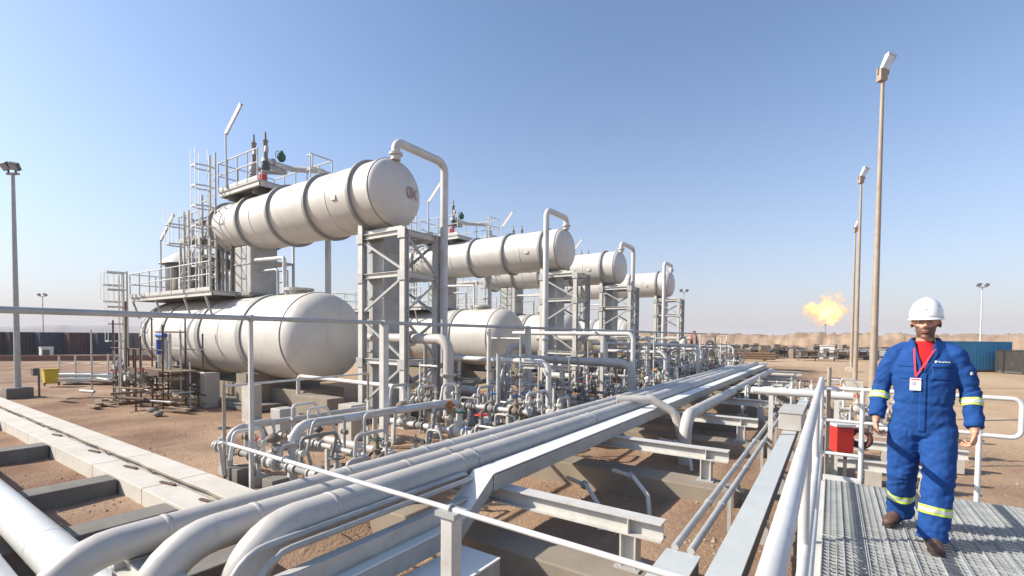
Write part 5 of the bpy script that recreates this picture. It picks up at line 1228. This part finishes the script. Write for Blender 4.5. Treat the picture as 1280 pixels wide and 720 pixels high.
# V neck opening
bm = bmesh.new(); bm.from_mesh(cm)
vb = V(0,-.14,1.30)
for sx in (-1,1):
    no = V(1, 0, -.30*sx*sx if False else 0); no = V(sx*1.0, 0, -.26).normalized()
    fr_ = [f for f in bm.faces if f.calc_center_median().y < 0 and f.calc_center_median().z > 1.28]
    g = set(fr_) | {e for f in fr_ for e in f.edges} | {v for f in fr_ for v in f.verts}
    bmesh.ops.bisect_plane(bm, geom=list(g), plane_co=vb, plane_no=no)
def inV(q): return q.z > 1.30 and abs(q.x) < (q.z-1.30)*.26 and q.y < .0
bmesh.ops.delete(bm, geom=[f for f in bm.faces if inV(f.calc_center_median()) or f.calc_center_median().z > 1.527], context='FACES')
cov = bpy.data.meshes.new('coverall'); bm.to_mesh(cov); bm.free(); cov.polygons.foreach_set('use_smooth', [True]*len(cov.polygons))
CV = mat('blue_coverall_cloth', (.014,.070,.26), .85, 0, (.010,.050,.19), 5, .7, .12, 500, spec=.25, dirt=((.035,.11,.33), 12, .35))
coverall = mpart('coverall', cov, CV); sd_ = coverall.modifiers.new('thickness', 'SOLIDIFY'); sd_.thickness = .003
for i, bmsh in enumerate(bands): mpart('reflective_band' if i % 2 == 0 else 'silver_strip', bmsh, LIMEB if i % 2 == 0 else SILV, coverall)
sh = MB(); sh.loft([((0,-.005,1.15),.165,.118),((0,-.005,1.32),.185,.122),((0,.0,1.42),.18,.108),((0,.005,1.475),.12,.094),((0,.003,1.515),.076,.078),((0,.003,1.535),.066,.070)], 28)
mpart('red_shirt', remesh(sh, .01, 3), mat('red_cloth', (.55,.02,.025), .85, spec=.2))
bv = BVHTree.FromPolygons([v.co.copy() for v in cm.vertices], [tuple(p.vertices) for p in cm.polygons])
def front(x, z, off=.004):
    h = bv.ray_cast(V(x, -1, z), V(0, 1, 0)); return h[0] + V(0, -off, 0)
def patch(pts, nu=6, nv=4, off=.004, th=.002):    # patch draped over the chest; pts = x0,x1,z0,z1
    x0, x1, z0, z1 = pts; mb = MB()
    for o in (off, off-th):
        for j in range(nv+1):
            for i in range(nu+1): mb.v.append(tuple(front(x0+(x1-x0)*i/nu, z0+(z1-z0)*j/nv, o)))
    W = nu+1; S = W*(nv+1)
    for j in range(nv):
        for i in range(nu):
            a = j*W+i; mb.f.append((a, a+1, a+W+1, a+W)); mb.s.append(True)
    rim = [i for i in range(W)] + [j*W+nu for j in range(1, nv+1)] + [nv*W+i for i in range(nu-1, -1, -1)] + [j*W for j in range(nv-1, 0, -1)]
    for k in range(len(rim)): a, b2 = rim[k], rim[(k+1) % len(rim)]; mb.f.append((a, a+S, b2+S, b2)); mb.s.append(False)
    return mb
CV2 = mat('blue_coverall_trim', (.012,.066,.25), .85, spec=.25)
mpart('placket', patch((-.022, .022, .84, 1.292), 4, 30, .004), CV2, coverall)
for s in (-1,1):
    mpart('pocket', patch((s*.10-.055, s*.10+.055, 1.24, 1.345), 8, 8, .0035), CV2, coverall); mpart('pocket_flap', patch((s*.10-.058, s*.10+.058, 1.335, 1.368), 8, 3, .0065), CV, coverall)
    # collar lapels
    mb = MB(); A = V(s*.082,-.005,1.558); Bp = V(s*.062,-.082,1.528); Cc = front(s*.040, 1.44, .012); D = front(s*.004, 1.30, .008); E = front(s*.075, 1.43, .010); Fp = V(s*.125,-.035,1.49); H = V(s*.058,.08,1.562); G = V(s*.07,.09,1.50)
    for q in ((A,Bp,Fp),(Bp,Cc,E),(Bp,E,Fp),(Cc,D,E),(H,A,Fp),(H,Fp,G)):
        k = len(mb.v); mb.v += [tuple(p) for p in q]; mb.f.append((k,k+1,k+2) if s > 0 else (k,k+2,k+1)); mb.s.append(False)
    o = mpart('lapel', mb, CV, coverall); sm_ = o.modifiers.new('thickness', 'SOLIDIFY'); sm_.thickness = .006; sm_.offset = 0
# stitched chest marks: a bold square emblem followed by small letter strokes (too small to read in the photograph)
WM = mat('white_thread', (.75,.77,.80), .7)
mpart('chest_emblem', patch((.060,.076,1.372,1.388), 3, 3, .009), WM, coverall)
xs = .082
for i, wd in enumerate((.006,.006,.005,.007,.003,.006,.005,.006)):
    mpart('embroidered_mark', patch((xs, xs+wd, 1.374, 1.374+(.012 if i in (0,4) else .008)), 1, 1, .009), WM if i < 6 else LIMEB, coverall); xs += wd+.003
mpart('sleeve_patch', MB().box((.268,-.035,1.30), (.010,.028,.022), M=Matrix.Rotation(-.5,3,'Z')), SILV, coverall)
# lanyard and badge
LAN = mat('red_lanyard', (.75,.05,.08), .6)
for s in (-1,1):
    pts = [V(s*.068,.03,1.535), V(s*.066,-.05,1.51)] + [front(s*.062+(-.045-s*.062)*f, 1.48+(1.262-1.48)*f, .017) for f in (.0,.2,.4,.6,.8,1)]
    mb = MB()
    for i in range(len(pts)-1): mb.bar(pts[i], pts[i+1], .011, .0025, up=(0,-1,.2))
    mpart('lanyard', mb, LAN)
bp = front(-.045, 1.215, .016)
bdg = mpart('badge', MB().box((bp.x, bp.y, 1.205), (.066,.005,.094), M=Matrix.Rotation(-.08,3,'X')), mat('badge_white', (.82,.82,.82), .3))
mpart('badge_stripe', MB().box((bp.x, bp.y-.004, 1.243), (.056,.003,.006), M=Matrix.Rotation(-.08,3,'X')), LAN, bdg); mpart('badge_photo', MB().box((bp.x-.012, bp.y-.0045, 1.212), (.022,.003,.028), M=Matrix.Rotation(-.08,3,'X')), mat('badge_grey', (.5,.45,.42), .5), bdg)
# helmet
HW = mat('helmet_white', (.84,.84,.83), .22, 0, (.80,.80,.79), 3, .3, coat=.4)
hb = MB(); O = V(0,.006,1.714)
for i in range(13):
    t_ = i/12*pi/2
    for k in range(48):
        a = 2*pi*k/48; rr = cos(t_)**.85; rid = 1 + .035*math.exp(-(sin(a-pi/2)/.0001)**2) if False else 1
        x = .106*rr*cos(a); y = .132*rr*sin(a); z = .158*sin(t_)
        z += .006*math.exp(-(x/.020)**2)*sin(t_)**.5; hb.v.append(tuple(O+V(x,y,z)))
for i in range(12):
    for k in range(48): k2 = (k+1)%48; hb.f.append((i*48+k, i*48+k2, (i+1)*48+k2, (i+1)*48+k)); hb.s.append(True)
hel = mpart('hard_hat', hb, HW); s_ = hel.modifiers.new('thickness', 'SOLIDIFY'); s_.thickness = .004
br = MB(); n_ = 64
for ring, (ex_, dz) in enumerate(((0,.004),(.010,-.001),(1,-.006),(1.0,-.010),(.0,-.004))):
    for k in range(n_):
        a = 2*pi*k/n_; fw = max(0, -sin(a)); peak = .007 + .030*fw**2; e_ = peak*ex_ if ex_ <= 1 else peak
        br.v.append(tuple(O+V((.105+e_)*cos(a), (.131+e_)*sin(a), dz - .010*fw*ex_)))
for r_ in range(4):
    for k in range(n_): k2 = (k+1)%n_; br.f.append((r_*n_+k, r_*n_+k2, (r_+1)*n_+k2, (r_+1)*n_+k)); br.s.append(True)
mpart('brim', br, HW, hel)
mpart('ridge', MB().tube([O+V(0,-.110,.086), O+V(0,-.080,.128), O+V(0,-.03,.153), O+V(0,.04,.154), O+V(0,.10,.112)], .008, 8), HW, hel)
GE = mat('green_emblem', (.10,.32,.08), .5)
for (x, z, w_) in ((.0,.062,.010),(.068,.085,.012)):
    y = -.132*sqrt(max(0, 1-(x/.106)**2-(z/.15)**2)) - .003; mpart('emblem', MB().lathe(O+V(x,y,z), (x*8,-1,.25), [(0,.0005),(0,w_),(.002,w_),(.003,.0005)], 3, False), GE, hel)
mpart('inner_band', MB().lathe(O+V(0,-.003,-.016), (0,0,1), [(0,.080),(0,.084),(.022,.086),(.022,.082)], 32), BLACKR, hel)
# boots
BT = mat('brown_boot_leather', (.11,.06,.04), .6, 0, (.07,.04,.025), 12, .7, .1, 80, dirt=((.35,.26,.18), 9, .5)); SOLE = mat('boot_sole', (.05,.04,.035), .8)
def boot(an, yaw, pitch, lift):
    M = Matrix.Rotation(yaw, 4, 'Z') @ Matrix.Rotation(pitch, 4, 'X'); o = V(an[0], an[1], 0)
    f = MB(); f.loft([((0,.085,.075),.012,.03,(0,1,0)),((0,.07,.062),.036,.050,(0,1,0)),((0,.02,.072),.039,.066,(0,1,0)),((0,-.04,.058),.041,.052,(0,1,0)),((0,-.10,.045),.047,.038,(0,1,0)),((0,-.15,.040),.046,.033,(0,1,0)),((0,-.185,.036),.036,.027,(0,1,0)),((0,-.205,.033),.014,.014,(0,1,0))], 16)
    f.tube([(0,.03,.07),(0,.035,.19)], .052, 16)
    me = remesh(f, .007, 3); s2 = MB(); pr = [(-.034,.09),(.034,.09),(.038,.0),(.036,-.05),(.049,-.11),(.046,-.17),(.028,-.207),(-.028,-.207),(-.046,-.17),(-.049,-.11),(-.036,-.05),(-.038,.0)]
    k = len(pr); s2.v = [(x,y,z) for z in (0,.022) for x,y in pr]; s2.f = [tuple(range(k))[::-1], tuple(range(k,2*k))] + [(i,(i+1)%k,k+(i+1)%k,k+i) for i in range(k)]; s2.s = [False]*(k+2)
    sm = s2.mesh('sole', None); sm2 = s2
    for q in (me, sm): q.transform(M); q.transform(Matrix.Translation(o + V(0,0,lift)))
    bt = mpart('boot', me, BT); mpart('sole', sm, SOLE, bt)
    for i in range(4):
        c_ = M @ V(0, -.045-.022*i, .112-.016*i); mpart('lace', MB().box(c_+o+V(0,0,lift), (.05,.006,.006), M=M.to_3x3()), HAIR, bt)
boot(ANL, radians(10), radians(0), .002)
boot(ANR, radians(-22), radians(14), .05)

# ------------------------------------------------------------------ dusty air
hm = bpy.data.materials.new('haze'); hm.use_nodes = True; hn = hm.node_tree; hn.nodes.clear()
ho = hn.nodes.new('ShaderNodeOutputMaterial'); hv = hn.nodes.new('ShaderNodeVolumePrincipled'); hv.inputs['Color'].default_value = (.93,.92,.95,1); hv.inputs['Density'].default_value = .00045
hn.links.new(hv.outputs[0], ho.inputs['Volume'])
hb_ = bpy.data.objects.new('haze', MB().box((0,0,9.5), (5400,5400,27)).mesh('haze', hm)); COL.objects.link(hb_); hb_['kind'] = 'stuff'; hb_['label'] = 'thin dusty air lying over the desert plain'; hb_['category'] = 'haze'
